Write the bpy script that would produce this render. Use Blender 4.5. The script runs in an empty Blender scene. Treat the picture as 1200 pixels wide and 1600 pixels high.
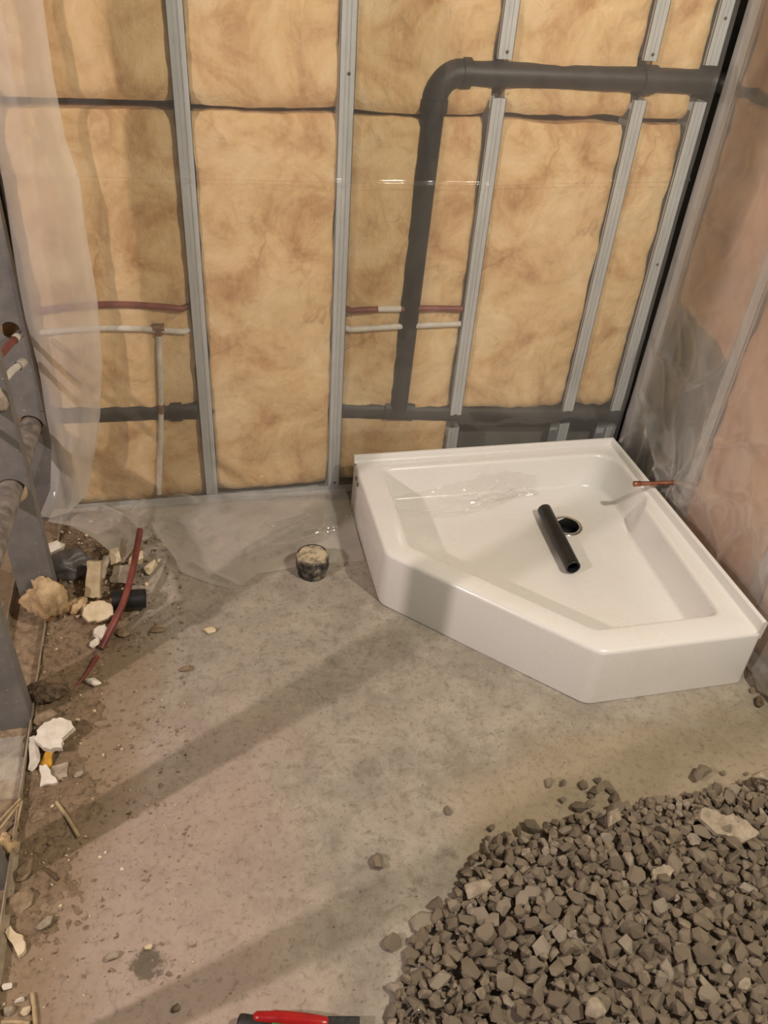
import bpy, bmesh, math, random
from mathutils import Vector, Matrix, noise
SC = bpy.context.scene
COL = SC.collection

# ------------------------------------------------------------------ camera, world, lights, exposure
cam_d = bpy.data.cameras.new('camera'); cam = bpy.data.objects.new('camera', cam_d); COL.objects.link(cam)
cam_d.sensor_fit = 'AUTO'; cam_d.sensor_width = 36.0; cam_d.lens = 36.0 * 1262.45 / 1600.0; cam_d.clip_start = .02
_r = Vector((0.97438966, -0.21499159, 0.06590455)); _u = Vector((0.0797919, 0.60458239, 0.79253605)); _f = Vector((0.21023332, 0.76698028, -0.60625341))
_m = Matrix((( _r.x, _u.x, -_f.x), (_r.y, _u.y, -_f.y), (_r.z, _u.z, -_f.z)))
cam.matrix_world = Matrix.Translation((-1.3818, -2.2138, 1.6493)) @ _m.to_4x4()
SC.camera = cam

W = bpy.data.worlds.new('world'); SC.world = W; W.use_nodes = True
W.node_tree.nodes['Background'].inputs[0].default_value = (1.0, .93, .84, 1); W.node_tree.nodes['Background'].inputs[1].default_value = .17
def point_light(name, loc, power, color, rad):
    l = bpy.data.lights.new(name, 'POINT'); l.energy = power; l.color = color; l.shadow_soft_size = rad
    o = bpy.data.objects.new(name, l); COL.objects.link(o); o.location = loc; return o
point_light('work_light_next_room', (-3.50, -2.10, 2.30), 205, (1.0, .83, .78), .032)     # shines through the open studs
point_light('ceiling_bulb', (.0, -1.98, 2.35), 138, (1.0, .92, .76), .05)
SC.view_settings.view_transform = 'Standard'; SC.view_settings.look = 'None'
SC.view_settings.exposure = 0.0; SC.view_settings.gamma = 1.0; SC.view_settings.use_curve_mapping = False

# ------------------------------------------------------------------ helpers
LOC = {}
def lin(c): return tuple((x/12.92 if x <= .04045 else ((x+.055)/1.055)**2.4) for x in (v/255 for v in c)) + (1.0,)
def nz(p, s=1.0, o=0.0): return noise.noise(Vector((p[0]*s+o, p[1]*s+o*1.7, p[2]*s-o)))
def fbm(p, s=1.0, o=0.0, n=3):
    t = 0; a = 1.0
    for i in range(n): t += a*nz(p, s, o+i*7.3); s *= 2.1; a *= .5
    return t
class MB:
    def __init__(s): s.v = []; s.f = []; s.sm = []
    def add(s, vs, fs, smooth=False):
        k = len(s.v); s.v += [tuple(p) for p in vs]
        for f in fs: s.f.append(tuple(i+k for i in f)); s.sm.append(smooth)
        return s
    def box(s, x0, x1, y0, y1, z0, z1):
        vs = [(x, y, z) for z in (z0, z1) for y in (y0, y1) for x in (x0, x1)]
        return s.add(vs, [(0,2,3,1),(4,5,7,6),(0,1,5,4),(2,6,7,3),(0,4,6,2),(1,3,7,5)])
    def obox(s, c, ax, ay, az):          # oriented box: centre and three half vectors
        c = Vector(c); ax = Vector(ax); ay = Vector(ay); az = Vector(az)
        vs = [c+i*ax+j*ay+k*az for k in (-1,1) for j in (-1,1) for i in (-1,1)]
        return s.add(vs, [(0,2,3,1),(4,5,7,6),(0,1,5,4),(2,6,7,3),(0,4,6,2),(1,3,7,5)])
    def tube(s, pts, rad, n=14, caps=True):
        pts = [Vector(p) for p in pts]; m = len(pts)
        rads = rad if isinstance(rad, (list, tuple)) else [rad]*m
        t0 = (pts[1]-pts[0]).normalized(); a = t0.orthogonal().normalized(); vs = []
        for i, p in enumerate(pts):
            t = (pts[min(i+1, m-1)]-pts[max(i-1, 0)]).normalized()
            a = (a - t*a.dot(t)).normalized(); b = t.cross(a)
            for k in range(n):
                q = 2*math.pi*k/n; vs.append(p+(a*math.cos(q)+b*math.sin(q))*rads[i])
        fs = [(i*n+k, i*n+(k+1)%n, (i+1)*n+(k+1)%n, (i+1)*n+k) for i in range(m-1) for k in range(n)]
        s.add(vs, fs, True)
        if caps:
            s.add(vs[:n], [tuple(range(n-1, -1, -1))]); s.add(vs[-n:], [tuple(range(n))])
        return s
    def lathe(s, p0, axis, prof, n=28, smooth=True):   # prof: (radius, distance along the axis)
        p0 = Vector(p0); t = Vector(axis).normalized(); a = t.orthogonal().normalized(); b = t.cross(a); vs = []
        for r, d in prof:
            for k in range(n):
                q = 2*math.pi*k/n; vs.append(p0+t*d+(a*math.cos(q)+b*math.sin(q))*r)
        fs = [(i*n+k, i*n+(k+1)%n, (i+1)*n+(k+1)%n, (i+1)*n+k) for i in range(len(prof)-1) for k in range(n)]
        return s.add(vs, fs, smooth)
    def grid(s, fn, nu, nv, smooth=True):
        vs = [fn(i/(nu-1), j/(nv-1)) for j in range(nv) for i in range(nu)]
        return s.add(vs, [(j*nu+i, j*nu+i+1, (j+1)*nu+i+1, (j+1)*nu+i) for j in range(nv-1) for i in range(nu-1)], smooth)
    def build(s, name, mat, parent=None, loc=None, thick=0, bevel=0):
        o0 = Vector(LOC[parent.name]) if parent is not None else Vector(loc or (0, 0, 0))
        me = bpy.data.meshes.new(name)
        me.from_pydata([tuple(Vector(p)-o0) for p in s.v], [], s.f); me.update()
        me.polygons.foreach_set('use_smooth', s.sm)
        o = bpy.data.objects.new(name, me); COL.objects.link(o)
        LOC[o.name] = tuple(o0)
        if parent is not None: o.parent = parent
        else: o.location = o0
        if mat is not None: me.materials.append(mat)
        if bevel:
            b = o.modifiers.new('bevel', 'BEVEL'); b.width = bevel; b.segments = 2; b.limit_method = 'ANGLE'
        return o
def tag(o, label=None, cat=None, group=None, kind=None):
    if label: o['label'] = label
    if cat: o['category'] = cat
    if group: o['group'] = group
    if kind: o['kind'] = kind
    return o
def thing(name, label, cat, loc, group=None):
    o = bpy.data.objects.new(name, None); COL.objects.link(o); o.location = loc; o.empty_display_size = .05
    LOC[o.name] = tuple(loc); return tag(o, label, cat, group)

# ------------------------------------------------------------------ materials
def mat(name):
    m = bpy.data.materials.new(name); m.use_nodes = True; nt = m.node_tree
    b = nt.nodes['Principled BSDF']; return m, nt, b
def N(nt, t, **kw):
    n = nt.nodes.new(t)
    for k, v in kw.items():
        if k in n.inputs: n.inputs[k].default_value = v
        else: setattr(n, k, v)
    return n
def ramp(nt, src, stops):
    r = N(nt, 'ShaderNodeValToRGB'); cr = r.color_ramp
    while len(cr.elements) < len(stops): cr.elements.new(.5)
    for e, (p, c) in zip(cr.elements, stops): e.position = p; e.color = c
    nt.links.new(src, r.inputs[0]); return r.outputs[0]
def mixc(nt, fac, a, b):
    m = N(nt, 'ShaderNodeMix', data_type='RGBA')
    for s, v in ((m.inputs[0], fac), (m.inputs[6], a), (m.inputs[7], b)):
        if isinstance(v, (int, float, tuple)): s.default_value = v
        else: nt.links.new(v, s)
    return m.outputs[2]
def math_(nt, op, a, b=None, clamp=False):
    m = N(nt, 'ShaderNodeMath', operation=op, use_clamp=clamp)
    for s, v in ((m.inputs[0], a), (m.inputs[1], b)):
        if v is None: continue
        if isinstance(v, (int, float)): s.default_value = v
        else: nt.links.new(v, s)
    return m.outputs[0]
def tex(nt, scale, detail=4, rough=.55, coord='Object', dist=0.0, sc=None):
    tc = N(nt, 'ShaderNodeTexCoord'); src = tc.outputs[coord]
    if sc:
        mp = N(nt, 'ShaderNodeMapping'); mp.inputs['Scale'].default_value = sc; nt.links.new(src, mp.inputs[0]); src = mp.outputs[0]
    n = N(nt, 'ShaderNodeTexNoise', Scale=scale, Detail=detail, Roughness=rough, Distortion=dist)
    nt.links.new(src, n.inputs['Vector']); return n.outputs['Fac']
def bump(nt, b, h, strength, dist):
    n = N(nt, 'ShaderNodeBump', Strength=strength, Distance=dist); nt.links.new(h, n.inputs['Height']); nt.links.new(n.outputs[0], b.inputs['Normal'])
def rgb(c): return lin(c)

def simple(name, c1, c2, scale=30, rough=.6, metal=0.0, bumps=0.0, bd=.002, detail=4, lo=.35, hi=.65, spec=.5):
    m, nt, b = mat(name); n = tex(nt, scale, detail)
    nt.links.new(ramp(nt, n, [(lo, rgb(c1)), (hi, rgb(c2))]), b.inputs['Base Color'])
    b.inputs['Roughness'].default_value = rough; b.inputs['Metallic'].default_value = metal; b.inputs['Specular IOR Level'].default_value = spec
    if bumps: bump(nt, b, n, bumps, bd)
    return m

def m_insulation(name, base, pale, stain):
    m, nt, b = mat(name)
    big = tex(nt, 5.5, 5, .6, dist=.7); fine = tex(nt, 60, 6, .7, sc=(1, 1, .45)); mid = tex(nt, 17, 5, .62, dist=1.2)
    c = ramp(nt, big, [(.33, rgb(stain)), (.49, rgb(base)), (.66, rgb(pale))])
    c = mixc(nt, ramp(nt, mid, [(.56, (0, 0, 0, 1)), (.74, (.55, .55, .55, 1))]), c, rgb(stain))
    c = mixc(nt, ramp(nt, fine, [(.40, (0, 0, 0, 1)), (.72, (.35, .35, .35, 1))]), c, rgb(pale))
    cr = tex(nt, 5.0, 3, .5, dist=.35); ln = math_(nt, 'ABSOLUTE', math_(nt, 'SUBTRACT', cr, .5))      # brown crease lines where the mat is folded
    lm = math_(nt, 'MULTIPLY', ramp(nt, ln, [(.0, (1, 1, 1, 1)), (.020, (0, 0, 0, 1))]), ramp(nt, tex(nt, 4.2, 3, .5), [(.50, (0, 0, 0, 1)), (.68, (.55, .55, .55, 1))]))
    c = mixc(nt, lm, c, tuple(v*.62 for v in rgb(stain)[:3])+(1,))
    nt.links.new(c, b.inputs['Base Color']); b.inputs['Roughness'].default_value = .95; b.inputs['Specular IOR Level'].default_value = .1
    h = math_(nt, 'ADD', math_(nt, 'MULTIPLY', mid, .8), math_(nt, 'MULTIPLY', fine, .4))
    bump(nt, b, h, .45, .02)
    return m
M_INS = m_insulation('fibreglass_insulation', (217, 184, 136), (231, 207, 166), (184, 142, 96))
M_INS_SHADE = m_insulation('fibreglass_insulation_shaded', (204, 162, 126), (218, 182, 148), (172, 126, 94))  # same insulation, darker and pinker: the right wall's weaker pink light painted in
M_TUFT = m_insulation('fibreglass_tuft', (200, 172, 132), (222, 200, 166), (150, 118, 84))

def m_steel():
    m, nt, b = mat('galvanised_steel')
    n = tex(nt, 14, 5, .6, sc=(1, 1, .25)); d = tex(nt, 130, 3, .7)
    c = ramp(nt, n, [(.3, rgb((172, 177, 179))), (.7, rgb((204, 208, 208)))])
    c = mixc(nt, ramp(nt, d, [(.62, (0, 0, 0, 1)), (.70, (.6, .6, .6, 1))]), c, rgb((212, 204, 190)))
    nt.links.new(c, b.inputs['Base Color']); b.inputs['Metallic'].default_value = .2; b.inputs['Roughness'].default_value = .45
    return m
M_STEEL = m_steel()
def m_dusty_steel():
    m, nt, b = mat('dusty_steel')
    n = tex(nt, 9, 5, .6); d = tex(nt, 90, 3, .6); d2 = tex(nt, 26, 6, .7)
    c = ramp(nt, n, [(.3, rgb((113, 112, 112))), (.7, rgb((148, 145, 142)))])
    c = mixc(nt, ramp(nt, d2, [(.55, (0, 0, 0, 1)), (.75, (.5, .5, .5, 1))]), c, rgb((160, 146, 128)))
    c = mixc(nt, ramp(nt, d, [(.68, (0, 0, 0, 1)), (.72, (.8, .8, .8, 1))]), c, rgb((205, 198, 186)))
    nt.links.new(c, b.inputs['Base Color']); b.inputs['Metallic'].default_value = .35; b.inputs['Roughness'].default_value = .6
    return m
M_DSTEEL = m_dusty_steel()
M_ABS = simple('black_abs', (16, 16, 17), (34, 33, 32), 60, .42)
M_ABSW = simple('black_abs_in_wall', (20, 20, 20), (38, 37, 36), 22, .5)
M_GREYPIPE = simple('grey_dusty_pipe', (104, 96, 92), (150, 142, 134), 34, .7, detail=6)
M_CONC = simple('foundation_concrete', (96, 96, 90), (124, 122, 114), 7, .9, bumps=.2)
M_REDPEX = simple('red_pex', (112, 54, 48), (132, 70, 61), 25, .45)
M_WHITEPEX = simple('white_pex', (196, 192, 182), (222, 218, 208), 25, .45)
M_PRINT = simple('white_print', (214, 208, 200), (228, 222, 214), 25, .6)
M_CRIMP = simple('crimp_ring', (150, 150, 152), (205, 205, 205), 60, .28, metal=.9)
M_CRIMPB = simple('copper_crimp', (112, 84, 62), (150, 110, 80), 60, .5, metal=.4)
M_COPPER = simple('copper', (146, 98, 78), (184, 128, 106), 40, .30, metal=.85)
M_WOOD = simple('dusty_wood', (166, 148, 116), (196, 178, 146), 30, .85, bumps=.2)
M_STRIP = simple('track_lip_dust', (150, 138, 118), (178, 164, 142), 40, .8)
M_GYPSUM = simple('broken_drywall', (198, 178, 142), (224, 210, 182), 30, .95, bumps=.6, bd=.004)
M_GYPWHITE = simple('white_gypsum', (212, 202, 186), (232, 226, 214), 40, .95, bumps=.7, bd=.004)
M_PAPER = simple('grey_drywall_paper', (140, 128, 110), (178, 164, 144), 45, .95, bumps=.5, bd=.004, detail=7)
M_BAG = simple('black_bag_plastic', (74, 70, 71), (112, 105, 104), 14, .42, bumps=.5, bd=.01)
M_YELLOW = simple('yellow_plastic', (170, 122, 22), (206, 156, 40), 30, .5)
M_STRAW = simple('straw', (156, 136, 104), (186, 166, 130), 50, .9)
M_TWIG = simple('dark_twig', (74, 60, 46), (96, 80, 62), 50, .9)
M_CLOD = simple('dirt_clod', (118, 100, 78), (158, 138, 112), 45, .95, bumps=.8, bd=.006)
M_DARKCLOD = simple('dark_dirt_clod', (74, 60, 46), (128, 110, 86), 60, .95, bumps=1, bd=.006)
M_TOOLRED = simple('red_handle', (150, 16, 18), (176, 26, 24), 20, .3)
M_TOOLBLK = simple('black_grip', (22, 22, 22), (44, 42, 40), 90, .55, bumps=.3)
M_TOOLGRN = simple('green_grip', (30, 104, 48), (44, 126, 62), 30, .5)
M_TOOLFAB = simple('black_fabric', (30, 28, 28), (54, 50, 50), 200, .8, bumps=.3)
M_CHROME = simple('chrome', (190, 188, 184), (220, 218, 214), 30, .15, metal=1)
M_HOLE = simple('drain_black', (6, 6, 6), (12, 12, 12), 30, .7)
M_SCREW = simple('screw_steel', (60, 58, 56), (84, 80, 76), 30, .4, metal=.6)

def m_acrylic():
    m, nt, b = mat('white_acrylic')
    d = tex(nt, 7, 6, .65); s = tex(nt, 55, 4, .7)
    c = mixc(nt, ramp(nt, d, [(.50, (0, 0, 0, 1)), (.78, (.35, .35, .35, 1))]), (.80, .785, .755, 1), (.66, .63, .56, 1))
    c = mixc(nt, ramp(nt, s, [(.70, (0, 0, 0, 1)), (.76, (.4, .4, .4, 1))]), c, (.62, .57, .48, 1))
    nt.links.new(c, b.inputs['Base Color']); nt.links.new(ramp(nt, d, [(.4, (.16,)*3+(1,)), (.75, (.45,)*3+(1,))]), b.inputs['Roughness'])
    b.inputs['Coat Weight'].default_value = .25; b.inputs['Coat Roughness'].default_value = .1
    return m
M_ACR = m_acrylic()

def m_film(name, haze, graz, tint=(1, .97, .93, 1), gloss=.06, rough=.09):
    m = bpy.data.materials.new(name); m.use_nodes = True; nt = m.node_tree; nt.nodes.clear()
    out = N(nt, 'ShaderNodeOutputMaterial'); tr = N(nt, 'ShaderNodeBsdfTransparent', Color=(.99, .985, .975, 1))
    di = N(nt, 'ShaderNodeBsdfDiffuse', Color=tint); tl = N(nt, 'ShaderNodeBsdfTranslucent', Color=tint); gl = N(nt, 'ShaderNodeBsdfGlossy', Roughness=rough)
    lw = N(nt, 'ShaderNodeLayerWeight', Blend=.5)
    cl = tex(nt, 3.0, 4, .6)
    body = N(nt, 'ShaderNodeMixShader'); body.inputs[0].default_value = .4; nt.links.new(di.outputs[0], body.inputs[1]); nt.links.new(tl.outputs[0], body.inputs[2])
    hz = math_(nt, 'ADD', math_(nt, 'MULTIPLY', lw.outputs['Facing'], graz), haze)
    hz = math_(nt, 'MULTIPLY', hz, math_(nt, 'ADD', math_(nt, 'MULTIPLY', cl, 1.2), .4), True)
    m1 = N(nt, 'ShaderNodeMixShader'); nt.links.new(hz, m1.inputs[0]); nt.links.new(tr.outputs[0], m1.inputs[1]); nt.links.new(body.outputs[0], m1.inputs[2])
    m2 = N(nt, 'ShaderNodeMixShader'); nt.links.new(math_(nt, 'ADD', math_(nt, 'MULTIPLY', math_(nt, 'POWER', lw.outputs['Facing'], 4.0), .55), gloss), m2.inputs[0]); nt.links.new(m1.outputs[0], m2.inputs[1]); nt.links.new(gl.outputs[0], m2.inputs[2])
    nt.links.new(m2.outputs[0], out.inputs[0]); return m
M_FILM = m_film('polyethylene_film', .065, .20)
M_FILM2 = m_film('polyethylene_film_cloudy', .26, .50)
M_FILM3 = m_film('polyethylene_film_loose', .20, .42, gloss=.06, rough=.08)
M_FILMC = m_film('clear_protective_film', .05, .12, gloss=.05, rough=.10)

def m_floor():
    m, nt, b = mat('dusty_concrete_floor')
    big = tex(nt, 1.6, 5, .6, dist=.6); mid = tex(nt, 6.5, 7, .66, dist=.4); fine = tex(nt, 70, 6, .75); grit = tex(nt, 260, 3, .7)
    c = ramp(nt, mid, [(.30, rgb((138, 131, 120))), (.50, rgb((160, 151, 138))), (.72, rgb((176, 167, 153)))])
    mot = tex(nt, 24, 9, .78, dist=.5); mo2 = tex(nt, 11, 8, .75)
    c = mixc(nt, ramp(nt, mot, [(.34, (.75, .75, .75, 1)), (.50, (0, 0, 0, 1))]), c, rgb((116, 108, 97)))
    c = mixc(nt, ramp(nt, mo2, [(.52, (0, 0, 0, 1)), (.66, (.55, .55, .55, 1))]), c, rgb((184, 175, 160)))
    sp = N(nt, 'ShaderNodeTexCoord'); sx = N(nt, 'ShaderNodeSeparateXYZ'); nt.links.new(sp.outputs['Object'], sx.inputs[0])
    def soft(val, a, b_): r = N(nt, 'ShaderNodeMapRange', interpolation_type='SMOOTHSTEP'); r.inputs[1].default_value = a; r.inputs[2].default_value = b_; nt.links.new(val, r.inputs[0]); return r.outputs[0]
    wob = math_(nt, 'MULTIPLY', math_(nt, 'SUBTRACT', big, .5), .7)
    # pinkish chalk dust in the front left area of the slab
    xx = math_(nt, 'ADD', sx.outputs[0], wob); yy = math_(nt, 'ADD', sx.outputs[1], wob)
    pk = math_(nt, 'MULTIPLY', soft(xx, -1.15, -1.45), soft(yy, -.75, -1.15))
    c = mixc(nt, math_(nt, 'MULTIPLY', pk, .62), c, mixc(nt, fine, rgb((164, 140, 128)), rgb((184, 162, 149))))
    pk2 = ramp(nt, tex(nt, 2.6, 4, .6), [(.60, (0, 0, 0, 1)), (.74, (.3, .3, .3, 1))])
    c = mixc(nt, pk2, c, rgb((172, 150, 137)))
    # tan soil tracked in along the left stud wall and by the gravel
    so = soft(xx, -1.50, -1.74)
    c = mixc(nt, math_(nt, 'MULTIPLY', so, .85), c, mixc(nt, fine, rgb((116, 98, 74)), rgb((160, 138, 110))))
    so2 = math_(nt, 'MULTIPLY', soft(yy, -1.02, -1.22), soft(xx, -.95, -.75))
    c = mixc(nt, math_(nt, 'MULTIPLY', so2, .6), c, mixc(nt, fine, rgb((138, 122, 94)), rgb((166, 150, 120))))
    sk = ramp(nt, fine, [(.36, (.5, .5, .5, 1)), (.46, (0, 0, 0, 1))]); c = mixc(nt, sk, c, rgb((104, 96, 84)))
    sw = ramp(nt, grit, [(.66, (0, 0, 0, 1)), (.74, (.5, .5, .5, 1))]); c = mixc(nt, sw, c, rgb((198, 188, 172)))
    # the damp dark splash with ragged edge
    vd = N(nt, 'ShaderNodeVectorMath', operation='DISTANCE'); nt.links.new(sp.outputs['Object'], vd.inputs[0]); vd.inputs[1].default_value = (-1.569, -1.457, 0)
    dd = math_(nt, 'ADD', vd.outputs['Value'], math_(nt, 'MULTIPLY', math_(nt, 'SUBTRACT', tex(nt, 40, 6, .75), .5), .075))
    c = mixc(nt, math_(nt, 'MULTIPLY', soft(dd, .036, .022), .8), c, rgb((84, 78, 62)))
    nt.links.new(c, b.inputs['Base Color']); b.inputs['Roughness'].default_value = .88; b.inputs['Specular IOR Level'].default_value = .3
    h = math_(nt, 'ADD', math_(nt, 'MULTIPLY', mid, .5), math_(nt, 'MULTIPLY', fine, .35)); bump(nt, b, h, .35, .006)
    return m
M_FLOOR = m_floor()
def m_stone(name, cs, light=.08):
    m, nt, b = mat(name); oi = N(nt, 'ShaderNodeObjectInfo'); ge = N(nt, 'ShaderNodeNewGeometry')
    r = math_(nt, 'FRACT', math_(nt, 'ADD', oi.outputs['Random'], ge.outputs['Random Per Island']))
    c = ramp(nt, r, [(0, rgb(cs[0])), (.5, rgb(cs[1])), (.86, rgb(cs[2])), (1.0, rgb(cs[3]))])
    n = tex(nt, 70, 5, .7); c = mixc(nt, ramp(nt, n, [(.35, (.5, .5, .5, 1)), (.6, (0, 0, 0, 1))]), c, rgb((70, 60, 50)))
    nt.links.new(c, b.inputs['Base Color']); b.inputs['Roughness'].default_value = .92; bump(nt, b, n, .4, .003); return m
M_STONE = m_stone('gravel', [(118, 106, 90), (134, 121, 103), (144, 131, 112), (166, 154, 138)])
def m_dustcap():
    m, nt, b = mat('dusty_cap'); n = tex(nt, 34, 7, .75); n2 = tex(nt, 9, 4, .6)
    ge = N(nt, 'ShaderNodeNewGeometry'); sx = N(nt, 'ShaderNodeSeparateXYZ'); nt.links.new(ge.outputs['Normal'], sx.inputs[0])
    up = math_(nt, 'MULTIPLY', math_(nt, 'MAXIMUM', sx.outputs[2], 0.0), .17)
    s = math_(nt, 'ADD', math_(nt, 'ADD', math_(nt, 'MULTIPLY', n, .75), math_(nt, 'MULTIPLY', n2, .25)), up)
    c = ramp(nt, s, [(.46, rgb((30, 29, 28))), (.56, rgb((96, 88, 80))), (.70, rgb((196, 182, 152)))])
    nt.links.new(c, b.inputs['Base Color']); b.inputs['Roughness'].default_value = .8; bump(nt, b, n, .5, .003); return m
M_CAP = m_dustcap()

random.seed(11)
# ------------------------------------------------------------------ the setting
def fl(u, v):
    x = -3.6+u*4.1; y = -3.4+v*3.6; return (x, y, .0016*nz((x, y, 0), 3.0))
o = MB().grid(fl, 83, 73).build('floor', M_FLOOR); tag(o, 'grey dusty concrete floor slab with pink chalk and tan soil', kind='structure')
o = MB().box(-3.6, .25, .10, .22, -.02, 2.5).build('wall_back', M_CONC); tag(o, 'grey concrete foundation wall behind the back studs', kind='structure')
o = MB().box(.175, .25, -3.4, .10, -.02, 2.5).build('wall_right', M_CONC); tag(o, 'grey concrete wall behind the right studs', kind='structure')

# ------------------------------------------------------------------ steel studs
def c_stud(mb, xc, y0, z0, z1, w=.040, d=.062, side=1):      # flange faces -y at y0
    t = .0014
    mb.box(xc-w/2, xc-.006, y0, y0+t, z0, z1); mb.box(xc+.006, xc+w/2, y0, y0+t, z0, z1)
    mb.box(xc-.006, xc+.006, y0+.0016, y0+.0016+t, z0, z1)                      # pressed groove
    mb.box(xc-.0065, xc-.005, y0, y0+.003, z0, z1); mb.box(xc+.005, xc+.0065, y0, y0+.003, z0, z1)
    xw = xc-side*w/2; mb.box(min(xw, xw+side*t), max(xw, xw+side*t), y0, y0+d, z0, z1)
    mb.box(xc-w/2, xc+w/2, y0+d-t, y0+d, z0, z1)
    xl = xc+side*w/2; mb.box(min(xl, xl-side*t), max(xl, xl-side*t), y0, y0+.009, z0, z1)
def screw(parent, p, n=(0, -1, 0)):
    MB().lathe(Vector(p), n, [(.0001, .0022), (.003, .0022), (.0042, .0005), (.0042, 0)], 10).build('screw', M_SCREW, parent)
STX = {'A': -1.3683, 'B': -.9619, 'C': -.5555, 'D': -.1491, 'E': .0349}
desc = {'A': 'grey steel wall stud behind film, left of the tall uninterrupted batt',
        'B': 'grey steel wall stud behind film rising beside the corner of the shower base',
        'C': 'grey steel stud right of the vertical black drain pipe, cut around the top pipe',
        'D': 'grey steel stud cut for the top black pipe, second from the right corner',
        'E': 'grey steel stud standing in the right corner of the back wall'}
ZT = 2.4
for k, x in STX.items():
    t = thing('steel_stud', desc[k], 'stud', (x, 0, .002), 'studs of the back wall')
    segs = {'A': [(.004, ZT)], 'B': [(.004, ZT)], 'C': [(.004, .235), (.285, 1.245), (1.335, ZT)], 'D': [(.004, .225), (.275, 1.25), (1.345, ZT)], 'E': [(.004, .20), (.265, 1.25), (1.34, ZT)]}[k]
    for z0, z1 in segs:
        mb = MB(); c_stud(mb, x, 0, z0, z1, side=1 if k in 'AB' else -1); mb.build('stud_length', M_STEEL, t)
    for z in {'A': [], 'B': [.045, 1.29], 'C': [1.262, 1.352], 'D': [1.36], 'E': [.79, .11, 1.45]}[k]:
        screw(t, (x+.004, -.0002, z))
# bottom track of the back wall
t = MB(); t.box(-1.83, .05, -.0035, -.002, .003, .034); t.box(-1.83, .05, -.002, .063, .001, .0025)
tag(t.build('bottom_track', M_STEEL, loc=(-.9, 0, .001)), 'grey steel floor track under the back wall studs', 'track')

# ------------------------------------------------------------------ insulation batts
def batt(name, label, axis, u0, u1, z0, z1, face, back, seed, material, ragged_bot=0.0, ragged_top=.006, bulge=.012, group='insulation batts of the back wall'):
    nu = max(8, int((u1-u0)/.014)); nv = max(8, int((z1-z0)/.018)); mb = MB()
    def P(i, j, depth=None):
        u = i/nu; v = j/nv
        uu = u0+(u1-u0)*u; zt = z1+ragged_top*fbm((uu*9, seed, 0), 1, 3); zb = z0+ragged_bot*fbm((uu*7, seed, 5), 1, 1)
        zz = zb+(zt-zb)*v
        uu += .006*fbm((zz*8, seed, 2), 1, i)*(1 if i in (0, nu) else 0)
        e = min(u, 1-u)*(u1-u0); ez = min(v, 1-v)*(z1-z0)
        edge = math.exp(-e/.009)*.007+math.exp(-ez/.014)*.020
        d = face+edge-bulge*min(1, e/.1)*.45+.0075*fbm((uu, seed, zz), 9, seed)+.004*fbm((uu, seed, zz), 30, seed)
        if axis == 'y': d = max(d, -.004)
        if depth is not None: d = depth
        return (uu, d, zz) if axis == 'y' else (d, uu, zz)
    vs = [P(i, j) for j in range(nv+1) for i in range(nu+1)]
    fs = [(j*(nu+1)+i, j*(nu+1)+i+1, (j+1)*(nu+1)+i+1, (j+1)*(nu+1)+i) for j in range(nv) for i in range(nu)]
    mb.add(vs, fs, True)
    ring = [(i, 0) for i in range(nu)]+[(nu, j) for j in range(nv)]+[(i, nv) for i in range(nu, 0, -1)]+[(0, j) for j in range(nv, 0, -1)]
    a = [P(i, j) for i, j in ring]; b = [P(i, j, back) for i, j in ring]; n = len(ring)
    mb.add(a+b, [(k, n+k, n+(k+1) % n, (k+1) % n) for k in range(n)], True)
    lo = Vector(((u0+u1)/2, face, z0)) if axis == 'y' else Vector((face, (u0+u1)/2, z0))
    return tag(mb.build(name, material, loc=lo), label, 'insulation', group)
H = .0205
B0 = (-1.815, STX['A']-H); B1 = (STX['A']+H, STX['B']-H); B2 = (STX['B']+H, STX['C']-H); B3 = (STX['C']+H, STX['D']-H); B4 = (STX['D']+H, STX['E']-H)
batt('insulation_batt', 'upper tan fibreglass batt above the grey gap, leftmost bay of back wall', 'y', *B0, 1.213, ZT, .012, .095, 1, M_INS)
batt('insulation_batt', 'lower tan fibreglass batt crossed by red and white water tubes, leftmost bay', 'y', *B0, .012, 1.190, .016, .095, 2, M_INS)
batt('insulation_batt', 'upper tan fibreglass batt in the bay without any pipes', 'y', *B1, 1.206, ZT, .008, .095, 3, M_INS, ragged_bot=.006)
batt('insulation_batt', 'tall lower tan fibreglass batt in the bay without any pipes', 'y', *B1, .036, 1.193, .004, .095, 4, M_INS, bulge=.008)
batt('insulation_batt', 'upper tan fibreglass batt around the black drain pipe elbow', 'y', *B2, 1.199, ZT, .014, .095, 5, M_INS, ragged_bot=.006)
batt('insulation_batt', 'lower tan fibreglass batt behind the vertical black drain pipe', 'y', *B2, .036, 1.188, .017, .095, 6, M_INS)
batt('insulation_batt', 'upper tan fibreglass batt above and behind the horizontal black pipe', 'y', *B3, 1.205, ZT, .015, .095, 7, M_INS, ragged_bot=.008)
batt('insulation_batt', 'smooth lower tan fibreglass batt with ragged bottom above bare concrete', 'y', *B3, .285, 1.184, .010, .095, 8, M_INS, ragged_bot=.022)
batt('insulation_batt', 'narrow upper tan fibreglass batt beside the right corner', 'y', *B4, 1.20, ZT, .014, .095, 9, M_INS)
batt('insulation_batt', 'narrow lower tan fibreglass batt beside the right corner', 'y', *B4, .290, 1.185, .014, .095, 10, M_INS, ragged_bot=.03)
batt('insulation_batt', 'tan fibreglass batt seen through the holes of the left studs', 'y', -2.60, -1.845, .012, ZT, .034, .095, 12, M_INS)

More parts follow.
